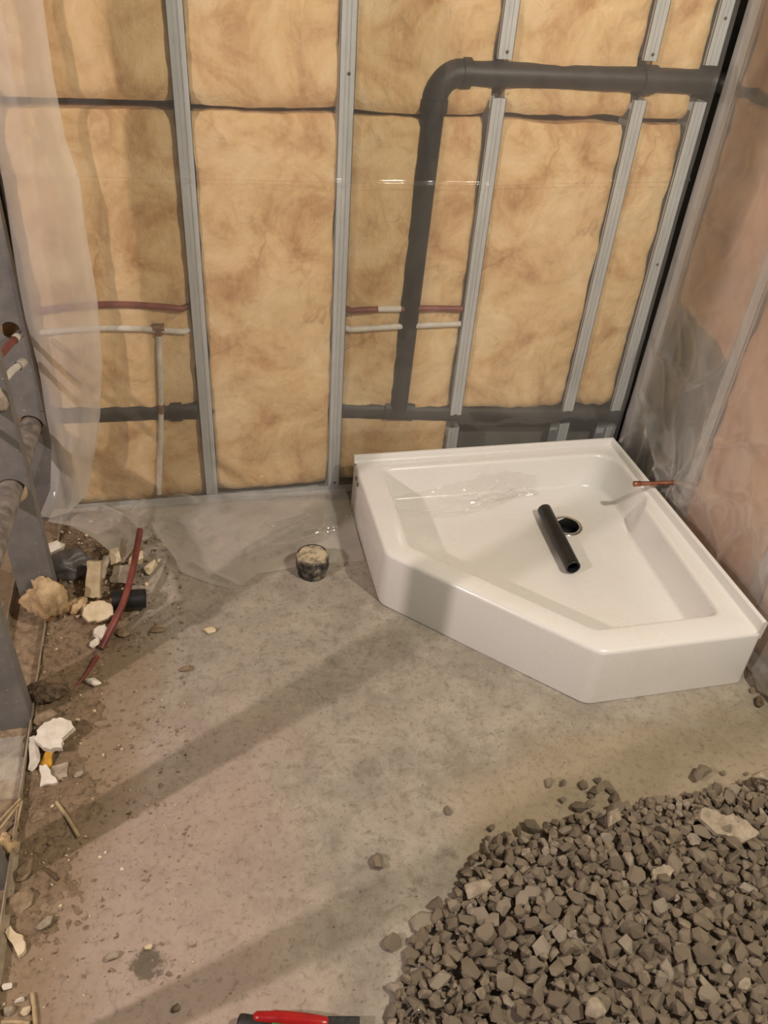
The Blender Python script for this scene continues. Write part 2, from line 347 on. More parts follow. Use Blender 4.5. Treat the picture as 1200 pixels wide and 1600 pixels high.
# ------------------------------------------------------------------ pipes in the back wall
def arc(c, a, b, r, n=8):          # quarter bend from direction a to direction b about centre c
    c = Vector(c); a = Vector(a); b = Vector(b)
    return [c+a*r*math.cos(q*math.pi/2/n)+b*r*math.sin(q*math.pi/2/n) for q in range(n+1)]
t = thing('drain_pipe', 'black plastic drain pipe with elbow running up and across the back wall', 'pipe', (-.745, .017, .30))
PY = .017
MB().tube([(-.753, PY, .30), (-.728, PY, 1.215)], .0305, 22).build('vertical_pipe', M_ABSW, t)
elb = MB().tube(arc((-.662, PY, 1.232), (-1, 0, 0), (0, 0, 1), .066, 10), .0345, 22).build('elbow', M_ABSW, t)
mb = MB(); mb.tube([(-.662, PY, 1.298), (-.640, PY, 1.298)], .0375, 22); mb.tube([(-.728, PY, 1.205), (-.728, PY, 1.236)], .0375, 22); mb.build('elbow_collar', M_ABSW, elb)
hp = MB().tube([(-.655, PY, 1.298), (.045, PY, 1.298)], .0305, 22).build('horizontal_pipe', M_ABSW, t)
MB().tube([(-.155, PY, 1.298), (-.115, PY, 1.298)], .0365, 22).build('coupling', M_ABSW, hp)
MB().tube(arc((.045, -.048, 1.298), (0, 1, 0), (1, 0, 0), .065, 10)+[(.110, -.26, 1.298)], .0305, 22).build('corner_pipe', M_ABSW, t)
t = thing('floor_drain_pipe', 'long black drain pipe running low along the back wall near the floor', 'pipe', (-1.0, .035, .30))
PL = [(-1.83, .033, .352), (-1.40, .033, .342), (-1.36, .040, .340), (-1.32, .066, .338), (-1.01, .066, .321), (-.97, .040, .318), (-.93, .033, .3155), (-.56, .033, .280), (.06, .033, .235)]
lp = MB().tube(PL, .0325, 22).build('pipe', M_ABSW, t)
MB().tube([(-.80, .031, .309), (-.70, .031, .297)], .0375, 22).build('tee_fitting', M_ABSW, lp)
MB().tube([(-1.475, .031, .345), (-1.440, .031, .344)], .0370, 22).build('coupling', M_ABSW, lp)
t = thing('red_water_tube', 'dull red plastic water tube running along the back wall behind film', 'tube', (-1.2, .014, .66))
def wav(x0, x1, z0, z1, sag, y, n=24): return [(x0+(x1-x0)*i/n, y, z0+(z1-z0)*i/n+sag*math.sin(math.pi*i/n)) for i in range(n+1)]
rtb = MB().tube(wav(-1.80, -1.412, .688, .684, .016, .004)+wav(-1.386, -.958, .684, .666, 0, .034)+wav(-.925, -.580, .664, .660, .004, .004), .0092, 12).build('tube', M_REDPEX, t)
MB().tube([(-.845, .004, .6665), (-.775, .004, .6665)], .0096, 12).build('print_band', M_PRINT, rtb)
t = thing('white_water_tube', 'white plastic water tube with tee branch down to the floor behind film', 'tube', (-1.49, .014, .06))
wtb = MB().tube(wav(-1.80, -1.412, .626, .614, .012, .004)+wav(-1.386, -.958, .613, .604, 0, .034)+wav(-.925, -.580, .604, .611, .002, .004), .0088, 12).build('tube', M_WHITEPEX, t)
brt = MB().tube([(-1.482, .004, .622), (-1.500, .003, .37), (-1.538, .003, .05)], .0085, 12).build('branch_tube', M_WHITEPEX, t)
mb = MB(); mb.tube([(-1.497, .004, .630), (-1.466, .004, .629)], .0115, 12); mb.tube([(-1.482, .004, .634), (-1.4825, .004, .607)], .0115, 12); mb.build('tee', M_CRIMPB, wtb)
MB().tube([(-1.4985, .003, .382), (-1.5018, .003, .352)], .0105, 12).build('crimp_ring', M_CRIMPB, brt)

# ------------------------------------------------------------------ right wall: studs, batts
RX = .078
ry = [-.058, -.436, -.842, -1.248, -1.654, -2.06]
rl_ = ['behind cloudy film right beside the back corner', 'behind cloudy film above the copper stub', 'behind film at the right edge of the shower base', 'of the right wall above the gravel bed', 'of the right wall beyond the gravel', 'of the right wall nearest the camera']
for y, l in zip(ry, rl_):
    mb = MB(); t_ = .0014
    mb.box(RX, RX+t_, y-.02, y+.02, .004, ZT); mb.box(RX, RX+.062, y+.0186, y+.02, .004, ZT); mb.box(RX+.0606, RX+.062, y-.02, y+.02, .004, ZT); mb.box(RX, RX+.009, y-.02, y-.0186, .004, ZT)
    tag(mb.build('steel_stud', M_STEEL, loc=(RX, y, .002)), 'grey steel stud '+l, 'stud', 'studs of the right wall')
bl = ['pinkish tan batt behind film in the corner bay over the copper stub', 'pinkish tan batt behind film beside the front half of the shower base', 'pinkish tan batt of the right wall next to the gravel', 'pinkish tan batt of the right wall past the gravel', 'pinkish tan batt of the right wall nearest the camera']
for i in range(5):
    batt('insulation_batt', bl[i], 'x', ry[i+1]+H, ry[i]-H, .05 if i else .66, ZT, RX+.010, .172, 30+i, M_INS_SHADE, ragged_bot=.05, group='insulation batts of the right wall')
mb = MB(); mb.box(RX-.0035, RX-.002, -3.3, -.01, .003, .034); mb.box(RX-.002, RX+.063, -3.3, -.01, .001, .0025)
tag(mb.build('bottom_track', M_STEEL, loc=(RX, -1.5, .001)), 'grey steel floor track under the right wall studs', 'track')

# ------------------------------------------------------------------ polyethylene sheets
def ridged(p, s, o): return 1-abs(nz(p, s, o))*2
t = thing('plastic_sheet', 'clear polyethylene vapour sheet over the back wall, spilling onto the floor', 'plastic sheet', (-1.0, -.012, .01))
SEAM = 1.045
def zrow(v):                       # more rows around the folded crease line
    a = .025; zz = a+(ZT-a)*v
    return zz
NZ = 210
zs = sorted([.025+(ZT-.025)*i/150 for i in range(151)]+[SEAM+(i-12)*.0016 for i in range(25)])
DIMP = [(-1.452, .742, .010, .030, .007, -.2), (-1.450, .850, .008, .024, .005, .4), (-1.437, 1.29, .007, .012, .004, .3), (-1.325, 1.37, .008, .020, .004, .4), (-.945, .968, .008, .022, .006, .6), (-1.365, .625, .009, .012, .005, 0), (-1.345, .030, .012, .022, .009, .3), (-.60, 1.246, .012, .016, .005, .2), (-.19, 1.352, .010, .016, .005, .2), (-1.60, .33, .02, .014, .006, .8), (-1.12, .16, .03, .008, .004, -1.0), (-.30, .52, .03, .010, .004, 1.0)]
def back_sheet(u, v):
    x = -1.815+1.868*u; z = zs[int(round(v*(len(zs)-1)))]
    seam = SEAM+.010*math.sin(x*3+.6)+.006*nz((x, 0, 0), 2.3, 4)
    dz = z-seam
    y = -.0215-.0045*fbm((x, 0, z), 3.2, 1.5)-.0022*max(0, ridged((x*1.0, 0, z*.55), 7, 3)-.55)*2
    y -= .0085*math.exp(-(dz/.0030)**2)
    y -= .0025*max(0, nz((x*6+z*2.4, 0, z*1.2-x), 1.0, 9))
    for (dx, dz_, w, h, a, sl) in DIMP:
        ux = x-dx-(z-dz_)*sl; uz = z-dz_
        if abs(ux) < .06 and abs(uz) < .09: y -= a*math.exp(-(ux/w)**2-(uz/h)**2)
    return (x, min(y, -.0165), z)
MB().grid(back_sheet, 330, len(zs)).build('wall_sheet', M_FILM, t)
# apron on the floor
edge = [(-1.8720, -0.1818, 0.1200), (-1.7819, -0.2119, 0.1100), (-1.7137, -0.2597, 0.0900), (-1.6415, -0.3246, 0.0450), (-1.5978, -0.2481, 0.0600), (-1.5565, -0.1923, 0.0300), (-1.4751, -0.3539, 0.0120), (-1.3942, -0.4093, 0.0080), (-1.3227, -0.4476, 0.0080), (-1.2616, -0.3905, 0.0120), (-1.1340, -0.3698, 0.0060), (-1.0250, -0.3674, 0.0060), (-0.9246, -0.3684, 0.0050)]
def lerp_poly(pts, q):
    q = max(0, min(.99999, q))*(len(pts)-1); i = int(q); f = q-i; f2 = f*f*(3-2*f)*.4+f*.6
    return Vector(pts[i])*(1-f2)+Vector(pts[i+1])*f2
CREASE = [(-1.281, -0.287, -1.098, -0.177, 0.01, 0.009), (-1.255, -0.321, -1.035, -0.239, 0.009, 0.008), (-1.191, -0.178, -1.076, -0.140, 0.008, 0.008), (-1.088, -0.225, -0.995, -0.211, 0.008, 0.008), (-1.558, -0.174, -1.495, -0.317, 0.014, 0.01), (-1.732, 0.051, -1.437, -0.029, 0.016, 0.014), (-1.547, 0.049, -1.610, -0.052, 0.014, 0.008), (-1.467, -0.004, -0.929, -0.059, 0.008, 0.01), (-1.446, -0.318, -1.318, -0.437, 0.008, 0.01), (-1.718, -0.027, -1.612, -0.157, 0.012, 0.01)]
def apron(u, v):
    e = lerp_poly(edge, u); xb = -1.828+.905*u
    b = Vector((xb, -.0180, .030))
    p = b.lerp(e, v)
    # near the wall the sheet stands in a soft roll, then lies on the floor
    left = max(0, 1-u/.42)
    p.z = max(.005, b.z*(1-v)**3+e.z*v**1.5)
    p.z += (.030+.045*left)*math.sin(math.pi*min(1, v*1.25))**2*(.55+.45*nz((u*6, v, 0), 1.4, 2))
    p.z += .016*math.exp(-((u-.30-.10*v)/.022)**2)*math.sin(math.pi*v)
    sv = math.sin(math.pi*v)
    p.z += .006*fbm((u*5, v*2.5, 0), 1.3, 8)*sv+.006*max(0, ridged((u*4.0+v*1.1, v*1.3-u*2.2, 0), 1.2, 5))**4*sv
    for (ax, ay, bx, by, hh, ww) in CREASE:
        dx, dy = bx-ax, by-ay; tt = max(0, min(1, ((p.x-ax)*dx+(p.y-ay)*dy)/(dx*dx+dy*dy))); q = math.hypot(p.x-ax-dx*tt, p.y-ay-dy*tt)
        if q < ww*3: p.z += 1.7*hh*math.exp(-(q/ww)**2)
    p.z = max(p.z, .004)
    return tuple(p)
MB().grid(apron, 280, 110).build('floor_flap', M_FILM3, t)
# the loose fold at the left corner that wraps on to the left stud
fold = [(-1.6946, -0.1000, 1.4889), (-1.6981, -0.1000, 1.4220), (-1.7027, -0.1000, 1.2654), (-1.6975, -0.1000, 1.1328), (-1.6791, -0.1000, 1.0443), (-1.6834, -0.1000, 0.8771), (-1.6824, -0.1050, 0.7259), (-1.6943, -0.1100, 0.5417), (-1.7259, -0.1200, 0.3641), (-1.7748, -0.1300, 0.1833), (-1.7970, -0.1300, 0.1015)]
left = [(-1.7675, -0.0620, 1.4825), (-1.7676, -0.0620, 1.4150), (-1.7785, -0.0620, 1.2565), (-1.7997, -0.0620, 1.0767), (-1.8030, -0.0620, 0.9910), (-1.8110, -0.0620, 0.8318), (-1.8161, -0.0620, 0.6929), (-1.8119, -0.0620, 0.5220), (-1.8130, -0.0700, 0.3169), (-1.8344, -0.1400, 0.1960), (-1.8694, -0.2000, 0.1433)]
def foldf(u, v):
    a = lerp_poly(left, v); b = lerp_poly(fold, v)
    p = a.lerp(b, min(1, u/.6))
    if u > .6:
        w = (u-.6)/.4; q = Vector((b.x+.03+.02*w, -.0165, b.z)); p = b.lerp(q, w); p.x += .012*math.sin(math.pi*w)
    else:
        w = u/.6; p.y -= .018*math.sin(math.pi*w)*(.6+.5*nz((0, w*3, p.z*3), 1, 2)); p.x += .006*nz((p.z*4, w*2, 0), 1, 3)
    return tuple(p)
MB().grid(foldf, 40, 110).build('corner_fold', M_FILM2, t)
# right wall sheet
t = thing('plastic_sheet', 'cloudy wrinkled polyethylene sheet hanging over the right wall', 'plastic sheet', (.06, -.6, .02))
def z_(v): return .02+(ZT-.02)*v**1.5
def right_sheet(u, v):
    y0 = -.014-.020*min(1, z_(v)/1.5); y = y0-2.4*u**1.35; z = .02+(ZT-.02)*v**1.5
    low = max(0, 1-z/.80)**1.1
    d = .010*fbm((0, y, z), 2.6, 2)+.007*max(0, ridged((0, y*1.3+z*.55, z*.42-y*.2), 3.3, 6)-.25)
    fold = max(0, ridged((0, y*1.0-z*.85, z*.50+y*.25), 3.4, 4))**4*.030+max(0, ridged((0, y*1.25+z*.45, z*.8), 4.6, 8))**5*.022+max(0, ridged((0, y-z*.3, z*.55), 10, 1))**4*.009
    d += low*(fold+.018*fbm((0, y*1.4, z*.7), 4.2, 11))+(1-low)*.25*fold
    cop = math.exp(-((y+.41)/.09)**2-((z-.25)/.12)**2)
    ang = math.atan2(z-.25, y+.41); rr = math.hypot(z-.25, y+.41)
    d += .010*cop+.016*math.exp(-(rr/.20)**2)*max(0, math.sin(ang*7+1.0))**3*min(1, rr/.03)     # folds radiating from the copper stub
    d += .006*math.exp(-((z-.985-.02*math.sin(y*5))/.004)**2)
    d = max(-.004, d)*min(1, (y0-y)/.07+.05)
    return (.069-min(d, .052), y, z)
MB().grid(right_sheet, 330, 250).build('wall_sheet', M_FILM2, t)

# ------------------------------------------------------------------ shower base
SB = thing('shower_base', 'white acrylic five-sided corner shower base with raised threshold', 'shower base', (-.40, -.5, 0))
OUT = [(-.9177, -.0842), (0, -.0842), (0, -.405), (0, -.45), (0, -1.008), (-.463, -1.008), (-.9177, -.5565)]
INN = [(-.828, -.150), (-.034, -.150), (-.026, -.395), (-.060, -.450), (-.078, -.922), (-.440, -.922), (-.836, -.530)]
LOW = [(-.815, -.162), (-.052, -.166), (-.052, -.395), (-.080, -.450), (-.096, -.905), (-.434, -.905), (-.820, -.524)]
def cround(poly, rads, n=6):
    out = []; m = len(poly)
    for i in range(m):
        p = Vector(poly[i]).to_2d(); a = (Vector(poly[i-1]).to_2d()-p); b = (Vector(poly[(i+1) % m]).to_2d()-p)
        r = rads[i]; la = min(r, a.length*.45); lb = min(r, b.length*.45); A = p+a.normalized()*la; B = p+b.normalized()*lb
        for k in range(n):
            q = k/(n-1); out.append((1-q)**2*A+2*q*(1-q)*p+q*q*B)
    return out
def inset(poly, d):
    m = len(poly); out = []
    for i in range(m):
        p = Vector(poly[i]); e1 = (p-Vector(poly[i-1])).normalized(); e2 = (Vector(poly[(i+1) % m])-p).normalized()
        n1 = Vector((e1.y, -e1.x)); n2 = Vector((e2.y, -e2.x)); s = n1+n2; k = 2/(s.length_squared) if s.length_squared > .1 else 1
        out.append(tuple(p+s*k*d))
    return out
def ringz(poly, rads, z): return [(p.x, p.y, z) for p in cround(poly, rads)]
ro = [.010, .006, 0.001, 0.001, .014, .022, .022]; HS = .192
ri = [.030, .08, .016, .010, .035, .020, .020]; rl2 = [.035, .10, .03, .02, .04, .025, .025]
rings = [ringz(inset(OUT, -.000), ro, .002), ringz(inset(OUT, .0035), ro, HS-.012), ringz(inset(OUT, .0060), ro, HS-.004), ringz(inset(OUT, .013), ro, HS),
         ringz(inset(INN, -.010), ri, HS-.0005), ringz(inset(INN, -.004), ri, HS-.0015), ringz(INN, ri, HS-.005), ringz(inset(INN, .0025), ri, HS-.014), ringz(inset(LOW, -.002), rl2, .084), ringz(inset(LOW, .003), rl2, .0765), ringz(inset(LOW, .010), rl2, .0740)]
for rg in rings[1:4]:                                    # the right ledge falls slightly towards its flange
    for i, (x, y, z) in enumerate(rg):
        if x > -.03 and y < -.10: rg[i] = (x, y, z-.004*min(1, (y+1.012)/.03, (-.10-y)/.05))
DC = Vector((-.256, -.356)); last = [Vector(p[:2]) for p in rings[-1]]
for f, z in ((.97, .0738), (.5, .068), (.0, .0625)):
    rr = []
    for p in last:
        a = math.atan2(p.y-DC.y, p.x-DC.x); c = DC+Vector((math.cos(a), math.sin(a)))*.050
        q = c.lerp(p, f); rr.append((q.x, q.y, z))
    rings.append(rr)
mb = MB(); n = len(rings[0]); vs = [p for r in rings for p in r]
fs = [(i*n+k, i*n+(k+1) % n, (i+1)*n+(k+1) % n, (i+1)*n+k) for i in range(len(rings)-1) for k in range(n)]
mb.add(vs, fs, True)
pan = mb.build('basin', M_ACR, SB)
pan.data.set_sharp_from_angle(angle=math.radians(50)) if hasattr(pan.data, 'set_sharp_from_angle') else None
# tiling flange along the two wall sides
fz = .2125; prof = [(-.024, HS-.001), (-.0175, HS+.0012), (-.0145, HS+.004), (-.0125, fz-.002), (-.0105, fz), (-.001, fz), (0.0, fz-.002), (.0005, HS-.03)]
path = [((-.9150, -.0842), (0, 1)), ((0, -.0842), (1, 1)), ((0, -1.000), (1, 0))]
vs = []; k = len(prof)
for q, ((px, py), (nx, ny)) in enumerate(path):
    for j, (d, z) in enumerate(prof): vs.append((px+nx*d, py+ny*d, z-(.004 if q and j < 3 else 0)+(.0125 if q == 2 and 3 <= j <= 6 else 0)))
fs = [(i*k+j, i*k+j+1, (i+1)*k+j+1, (i+1)*k+j) for i in range(2) for j in range(k-1)]+[tuple(range(k)), tuple(range(3*k-1, 2*k-1, -1))]
MB().add(vs, fs).build('tiling_flange', M_ACR, SB, bevel=.0015)
drg = MB().lathe((DC.x, DC.y, .0610), (0, 0, 1), [(.0405, .003), (.044, .0042), (.051, .0032), (.0525, .001)], 40).build('drain_ring', M_CHROME, SB)
MB().lathe((DC.x, DC.y, .0), (0, 0, 1), [(.0001, .012), (.036, .012), (.0385, .03), (.041, .063), (.043, .0640)], 40).build('drain_throat', M_HOLE, drg)
for yy in (-.150, -.172):
    MB().lathe((-.9172, yy, .163-(yy+.15)*-.3), (-1, 0, .02), [(.0001, .0015), (.0075, .0015), (.0085, 0)], 16).build('moulding_plug', M_GREYPIPE, SB)

# things in the pan
def hollow(p0, p1, ro_, ri_, name, m, parent=None, label=None, cat=None):
    p0 = Vector(p0); p1 = Vector(p1); L = (p1-p0).length
    mb = MB().lathe(p0, p1-p0, [(ri_, L*.02), (ri_, 0), (ro_-.001, 0), (ro_, .001), (ro_, L-.001), (ro_-.001, L), (ri_, L), (ri_, L*.02)], 30)
    o = mb.build(name, m, parent, loc=tuple(p0) if parent is None else None)
    if hasattr(o.data, 'set_sharp_from_angle'): o.data.set_sharp_from_angle(angle=math.radians(40))
    if label: tag(o, label, cat)
    return o
hollow((-.340, -.590, .0965), (-.318, -.300, .0925), .0225, .0178, 'pipe_offcut', M_ABS, label='short black plastic pipe offcut lying across the shower drain', cat='pipe')
def film_pan(u, v):
    x = -.80+.50*u; s = v*.30                       # hangs down the rear basin wall and lies on the pan floor
    top = .150-.09*abs(u-.75)
    if s < .10: y = -.158-.008*s/.10; z = top-(top-.078)*s/.10
    else: y = -.168-(s-.10)*.55*(.35+.65*math.sin(math.pi*min(1, u+.15))); z = .078
    c = fbm((u*5, v*5, 0), 1.6, 4)
    k = .25+.75*math.exp(-((u-.72)/.26)**2)
    y -= .006+k*(.012*abs(c)+.016*max(0, ridged((u*4+v, v*2.2-u, 0), 1.5, 7))**4)*math.sin(math.pi*min(1, v*1.1))
    z += .004+k*(.014*max(0, ridged((u*5-v*2, v*3+u, 0), 1.3, 3))**3+.006*abs(nz((u*14, v*11, 0), 1.1, 5)))
    return (x, y, z)
tag(MB().grid(film_pan, 170, 110).build('protective_film', M_FILMC, loc=(-.55, -.19, .08)), 'crumpled clear protective film at the rear of the shower base', 'plastic film')

# copper stub from the right wall
t = thing('copper_stub_out', 'short copper water stub poking out of the right wall sheet', 'pipe', (.075, -.415, .247))
cpp = MB().tube([(.10, -.4165, .247), (-.082, -.398, .244)], .0072, 16).build('pipe', M_COPPER, t)
MB().lathe((-.068, -.3995, .2442), (-.995, .1, -.015), [(.0074, -.004), (.0092, -.002), (.0092, .012), (.0096, .014), (.0085, .020), (.0001, .022)], 18).build('end_cap', M_COPPER, cpp)
MB().lathe((.060, -.4125, .2464), (.995, -.1, .015), [(.0075, -.004), (.0095, 0), (.0095, .010), (.0075, .014)], 18).build('collar', M_COPPER, cpp)
# capped floor stub
t = thing('capped_drain_stub', 'black capped drain pipe stub crusted with mortar beside the shower base', 'pipe', (-1.092, -.392, 0))
MB().lathe((-1.092, -.392, 0), (0, 0, 1), [(.0445, -.005), (.0440, .034)], 36).build('pipe', M_CAP, t)
c = MB().lathe((-1.092, -.392, 0), (0, 0, 1), [(.0440, .026), (.0495, .027), (.0500, .030), (.0500, .064), (.0480, .070), (.0440, .0735), (.0435, .0700), (.020, .0705), (.0001, .0708)], 36).build('cap', M_CAP, t)
if hasattr(c.data, 'set_sharp_from_angle'): c.data.set_sharp_from_angle(angle=math.radians(38))

# ------------------------------------------------------------------ left stud wall
def plate_holes(mb, x0, x1, y0, y1, z0, z1, holes):       # a web in the xz plane with round holes
    holes = sorted(holes, key=lambda h: h[1]); zc = z0
    for hx, hz, hr in holes:
        a, b = hz-hr-.012, hz+hr+.012
        if a > zc: mb.box(x0, x1, y0, y1, zc, a)
        n = 32; vs = []
        for y in (y0, y1):
            for k in range(n):
                q = 2*math.pi*k/n+math.pi/4; c, s = math.cos(q), math.sin(q)
                vs.append((hx+hr*c, y, hz+hr*s))
                tx = ((x1-hx)/c if c > 1e-6 else (x0-hx)/c if c < -1e-6 else 1e9); tz = ((b-hz)/s if s > 1e-6 else (a-hz)/s if s < -1e-6 else 1e9)
                tt = min(tx, tz); vs.append((hx+tt*c, y, hz+tt*s))
        m = 2*n; fs = []
        for k in range(n):
            j = (k+1) % n
            fs.append((2*k, 2*k+1, 2*j+1, 2*j)); fs.append((m+2*k, m+2*j, m+2*j+1, m+2*k+1)); fs.append((2*k, 2*j, m+2*j, m+2*k))
        mb.add(vs, fs); zc = b
    mb.box(x0, x1, y0, y1, zc, z1)
LS = [(-.037, -1.826), (-.4436, -1.812), (-.850, -1.838), (-1.2564, -1.840), (-1.6628, -1.840), (-2.069, -1.840)]
lsl = ['in the back left corner, wrapped by the plastic sheet', 'of the left wall pierced by the grey pipe above the debris', 'of the left wall with wide dusty face beside the soil', 'at the left picture edge, its foot by the straw', 'of the left wall beyond the left picture edge', 'of the left wall nearest the camera']
for (y, x), l in zip(LS, lsl):
    holes = {-.037: [(x-.046, .352, .038), (x-.038, .655, .024)], -.4436: [(x-.046, .412, .038), (x-.030, .69, .022)]}.get(y, [(x-.046, .455, .030)])
    t = thing('steel_stud', 'dusty grey steel stud '+l, 'stud', (x-.046, y, .003), 'studs of the left wall')
    mb = MB(); plate_holes(mb, x-.092, x, y-.0014, y, .004, ZT, holes); mb.build('web', M_DSTEEL, t)
    mb = MB(); mb.box(x-.0014, x, y, y+.040, .004, ZT); mb.box(x-.010, x-.0014, y+.0386, y+.040, .004, ZT); mb.build('flange', M_DSTEEL, t)
    mb = MB(); mb.box(x-.0934, x-.092, y-.0014, y+.040, .004, ZT); mb.build('flange', M_DSTEEL, t)
t = thing('bottom_track', 'dusty steel floor track under the left wall studs', 'track', (-1.88, -1.2, 0))
MB().box(-1.938, -1.842, -2.6, -.02, .0008, .0024).build('base_plate', M_CLOD, t)
MB().box(-1.8395, -1.8375, -2.6, -.02, .0008, .030).build('inner_lip', M_STRIP, t)
MB().box(-1.9405, -1.9385, -2.6, -.02, .0008, .030).build('outer_lip', M_STRIP, t)
MB().box(-1.846, -1.828, -2.6, -.86, .0008, .0060).build('sealing_strip', M_STRIP, t)
# grey pipe through the left studs
t = thing('grey_waste_pipe', 'dusty grey pipe threaded through holes in the left wall studs', 'pipe', (-1.866, -.6, .43))
hollow((-1.871, .01, .345), (-1.852, -.86, .478), .0300, .026, 'pipe', M_GREYPIPE, t)
t = thing('red_capped_tube', 'red capped water tube sticking out between the left studs', 'tube', (-1.85, -.3, .68))
rp = [(-1.893, -.60, .700), (-1.882, -.44, .690), (-1.866, -.28, .680), (-1.850, -.16, .668), (-1.838, -.085, .660)]
rct = MB().tube(rp, .0092, 14).build('tube', M_REDPEX, t)
MB().lathe(rp[-1], Vector(rp[-1])-Vector(rp[-2]), [(.0108, -.034), (.0108, -.010), (.0095, -.006)], 16).build('white_sleeve', M_WHITEPEX, rct)
MB().lathe(rp[-1], Vector(rp[-1])-Vector(rp[-2]), [(.0115, -.010), (.0115, .012), (.009, .018), (.0001, .019)], 16).build('metal_cap', M_CRIMP, rct)
t = thing('white_capped_tube', 'white capped water tube beside the red one between left studs', 'tube', (-1.85, -.3, .62))
wp = [(-1.893, -.60, .610), (-1.884, -.46, .622), (-1.868, -.30, .622), (-1.850, -.18, .608), (-1.838, -.115, .594)]
wct = MB().tube(wp, .0092, 14).build('tube', M_WHITEPEX, t)
MB().lathe(wp[-1], Vector(wp[-1])-Vector(wp[-2]), [(.0120, -.030), (.0122, .010), (.009, .013), (.0001, .013)], 16).build('cap', M_WHITEPEX, wct)
# soft lump of foam and tape on the second stud's outer edge
def tuft(name, c, size, seed, material, label, cat, rough=.35, sub=4, rot=0):
    bm = bmesh.new(); bmesh.ops.create_icosphere(bm, subdivisions=sub, radius=1); mb = MB(); vs = []
    R_ = Matrix.Rotation(rot, 3, 'Z')
    for v in bm.verts:
        p = v.co.copy(); pa = Vector((p.x, p.y, p.z*.45)); k = 1+rough*fbm(pa, 1.3, seed)+rough*.45*fbm(pa, 5.5, seed+3, 4)
        q = R_ @ Vector((p.x*k*size[0], p.y*k*size[1], max(-.75, p.z*k)*size[2])); vs.append(Vector(c)+q+Vector((0, 0, size[2]*.72)))
    fs = [tuple(w.index for w in f.verts) for f in bm.faces]; bm.free()
    return tag(mb.add(vs, fs, True).build(name, material, loc=c), label, cat)
tuft('foam_lump', (-1.8258, -0.4520, 0.6482), (.013, .008, .026), 3, M_PAPER, 'dusty beige foam lump stuck on the left stud above the grey pipe', 'foam')

# ------------------------------------------------------------------ soil and rubble along the left wall
def dirt(u, v):
    x = -1.835+.36*u; y = -.03-1.50*v
    prof = math.exp(-(u/.40)**2)*(.45+.55*math.exp(-((v-.24)/.20)**2))
    ve = min(1, min(v, 1-v)*9); ue = min(1, (1-u)*5)
    z = .036*prof*(1-.8*max(0, (v-.5)/.5))*(1+.55*fbm((x, y, 0), 7, 3))+.0045*fbm((x, y, 0), 26, 5)*(.25+prof)+.0022*fbm((x, y, 0), 80, 1)
    return (x, y, (z+.004*fbm((x, y, 0), 5, 9))*ve*ue-.0045-.006*(1-ve*ue))
def m_dirt():
    m, nt, b = mat('tan_soil'); f = tex(nt, 60, 7, .75); g = tex(nt, 6, 5, .6)
    c = ramp(nt, g, [(.3, rgb((136, 116, 90))), (.7, rgb((170, 146, 120)))]); c = mixc(nt, ramp(nt, f, [(.36, (.8,)*3+(1,)), (.52, (0, 0, 0, 1))]), c, rgb((92, 76, 58)))
    nt.links.new(c, b.inputs['Base Color']); b.inputs['Roughness'].default_value = .95; bump(nt, b, f, .9, .010); return m
M_DIRT = m_dirt()
tag(MB().grid(dirt, 90, 300).build('soil', M_DIRT, loc=(-1.7, -.6, 0)), 'loose tan soil heaped along the foot of the left stud wall', 'soil', kind='stuff')

def hull_verts(rng, n, ax):
    bm = bmesh.new()
    for i in range(n):
        v = Vector((rng.gauss(0, 1), rng.gauss(0, 1), rng.gauss(0, 1))).normalized()*rng.uniform(.82, 1.05)
        bm.verts.new((v.x*ax[0], v.y*ax[1], v.z*ax[2]))
    r = bmesh.ops.convex_hull(bm, input=bm.verts)
    dead = [e for e in r.get('geom_interior', []) if isinstance(e, bmesh.types.BMVert)]+[v for v in bm.verts if not v.link_faces]
    bmesh.ops.delete(bm, geom=list(set(dead)), context='VERTS')
    bm.verts.index_update(); vs = [v.co.copy() for v in bm.verts]; fs = [tuple(w.index for w in f.verts) for f in bm.faces]; bm.free(); return vs, fs
def chunk(name, c, size, seed, material, label, cat, rot=0, tilt=0, group=None, n=16, bev=.0015):
    rng = random.Random(seed); vs, fs = hull_verts(rng, n, size)
    R_ = Matrix.Rotation(rot, 3, 'Z') @ Matrix.Rotation(tilt, 3, 'X'); vs = [R_ @ v for v in vs]; zm = min(v.z for v in vs)
    mb = MB().add([Vector(c)+v-Vector((0, 0, zm)) for v in vs], fs)
    return tag(mb.build(name, material, loc=c, bevel=bev), label, cat, group)
def shard(name, c, pts, th, material, label, cat, rot=0, tilt=0, yaw2=0):    # broken flat piece: outline in metres, extruded, roughened edge
    rng = random.Random(len(pts)+int(c[0]*1e4)); out = []
    for i, p in enumerate(pts):
        q = pts[(i+1) % len(pts)]
        for k in range(4):
            w = k/4; j = .0025; out.append((p[0]*(1-w)+q[0]*w+rng.uniform(-j, j), p[1]*(1-w)+q[1]*w+rng.uniform(-j, j)))
    R_ = Matrix.Rotation(rot, 3, 'Z') @ Matrix.Rotation(tilt, 3, 'X') @ Matrix.Rotation(yaw2, 3, 'Y'); n = len(out)
    vs = [R_ @ Vector((x, y, 0)) for x, y in out]+[R_ @ Vector((x*.96+rng.uniform(-.001, .001), y*.96, th)) for x, y in out]; zm = min(v.z for v in vs)
    vs = [Vector(c)+v-Vector((0, 0, zm)) for v in vs]
    mb = MB().add(vs, [tuple(range(n-1, -1, -1)), tuple(range(n, 2*n))]+[(k, (k+1) % n, n+(k+1) % n, n+k) for k in range(n)])
    return tag(mb.build(name, material, loc=c), label, cat)
D2 = math.radians
tuft('insulation_tuft', (-1.8277, -0.4847, 0.0250), (.050, .040, .070), 24, M_TUFT, 'torn tan insulation tuft standing in the soil by the left stud', 'insulation', .48)
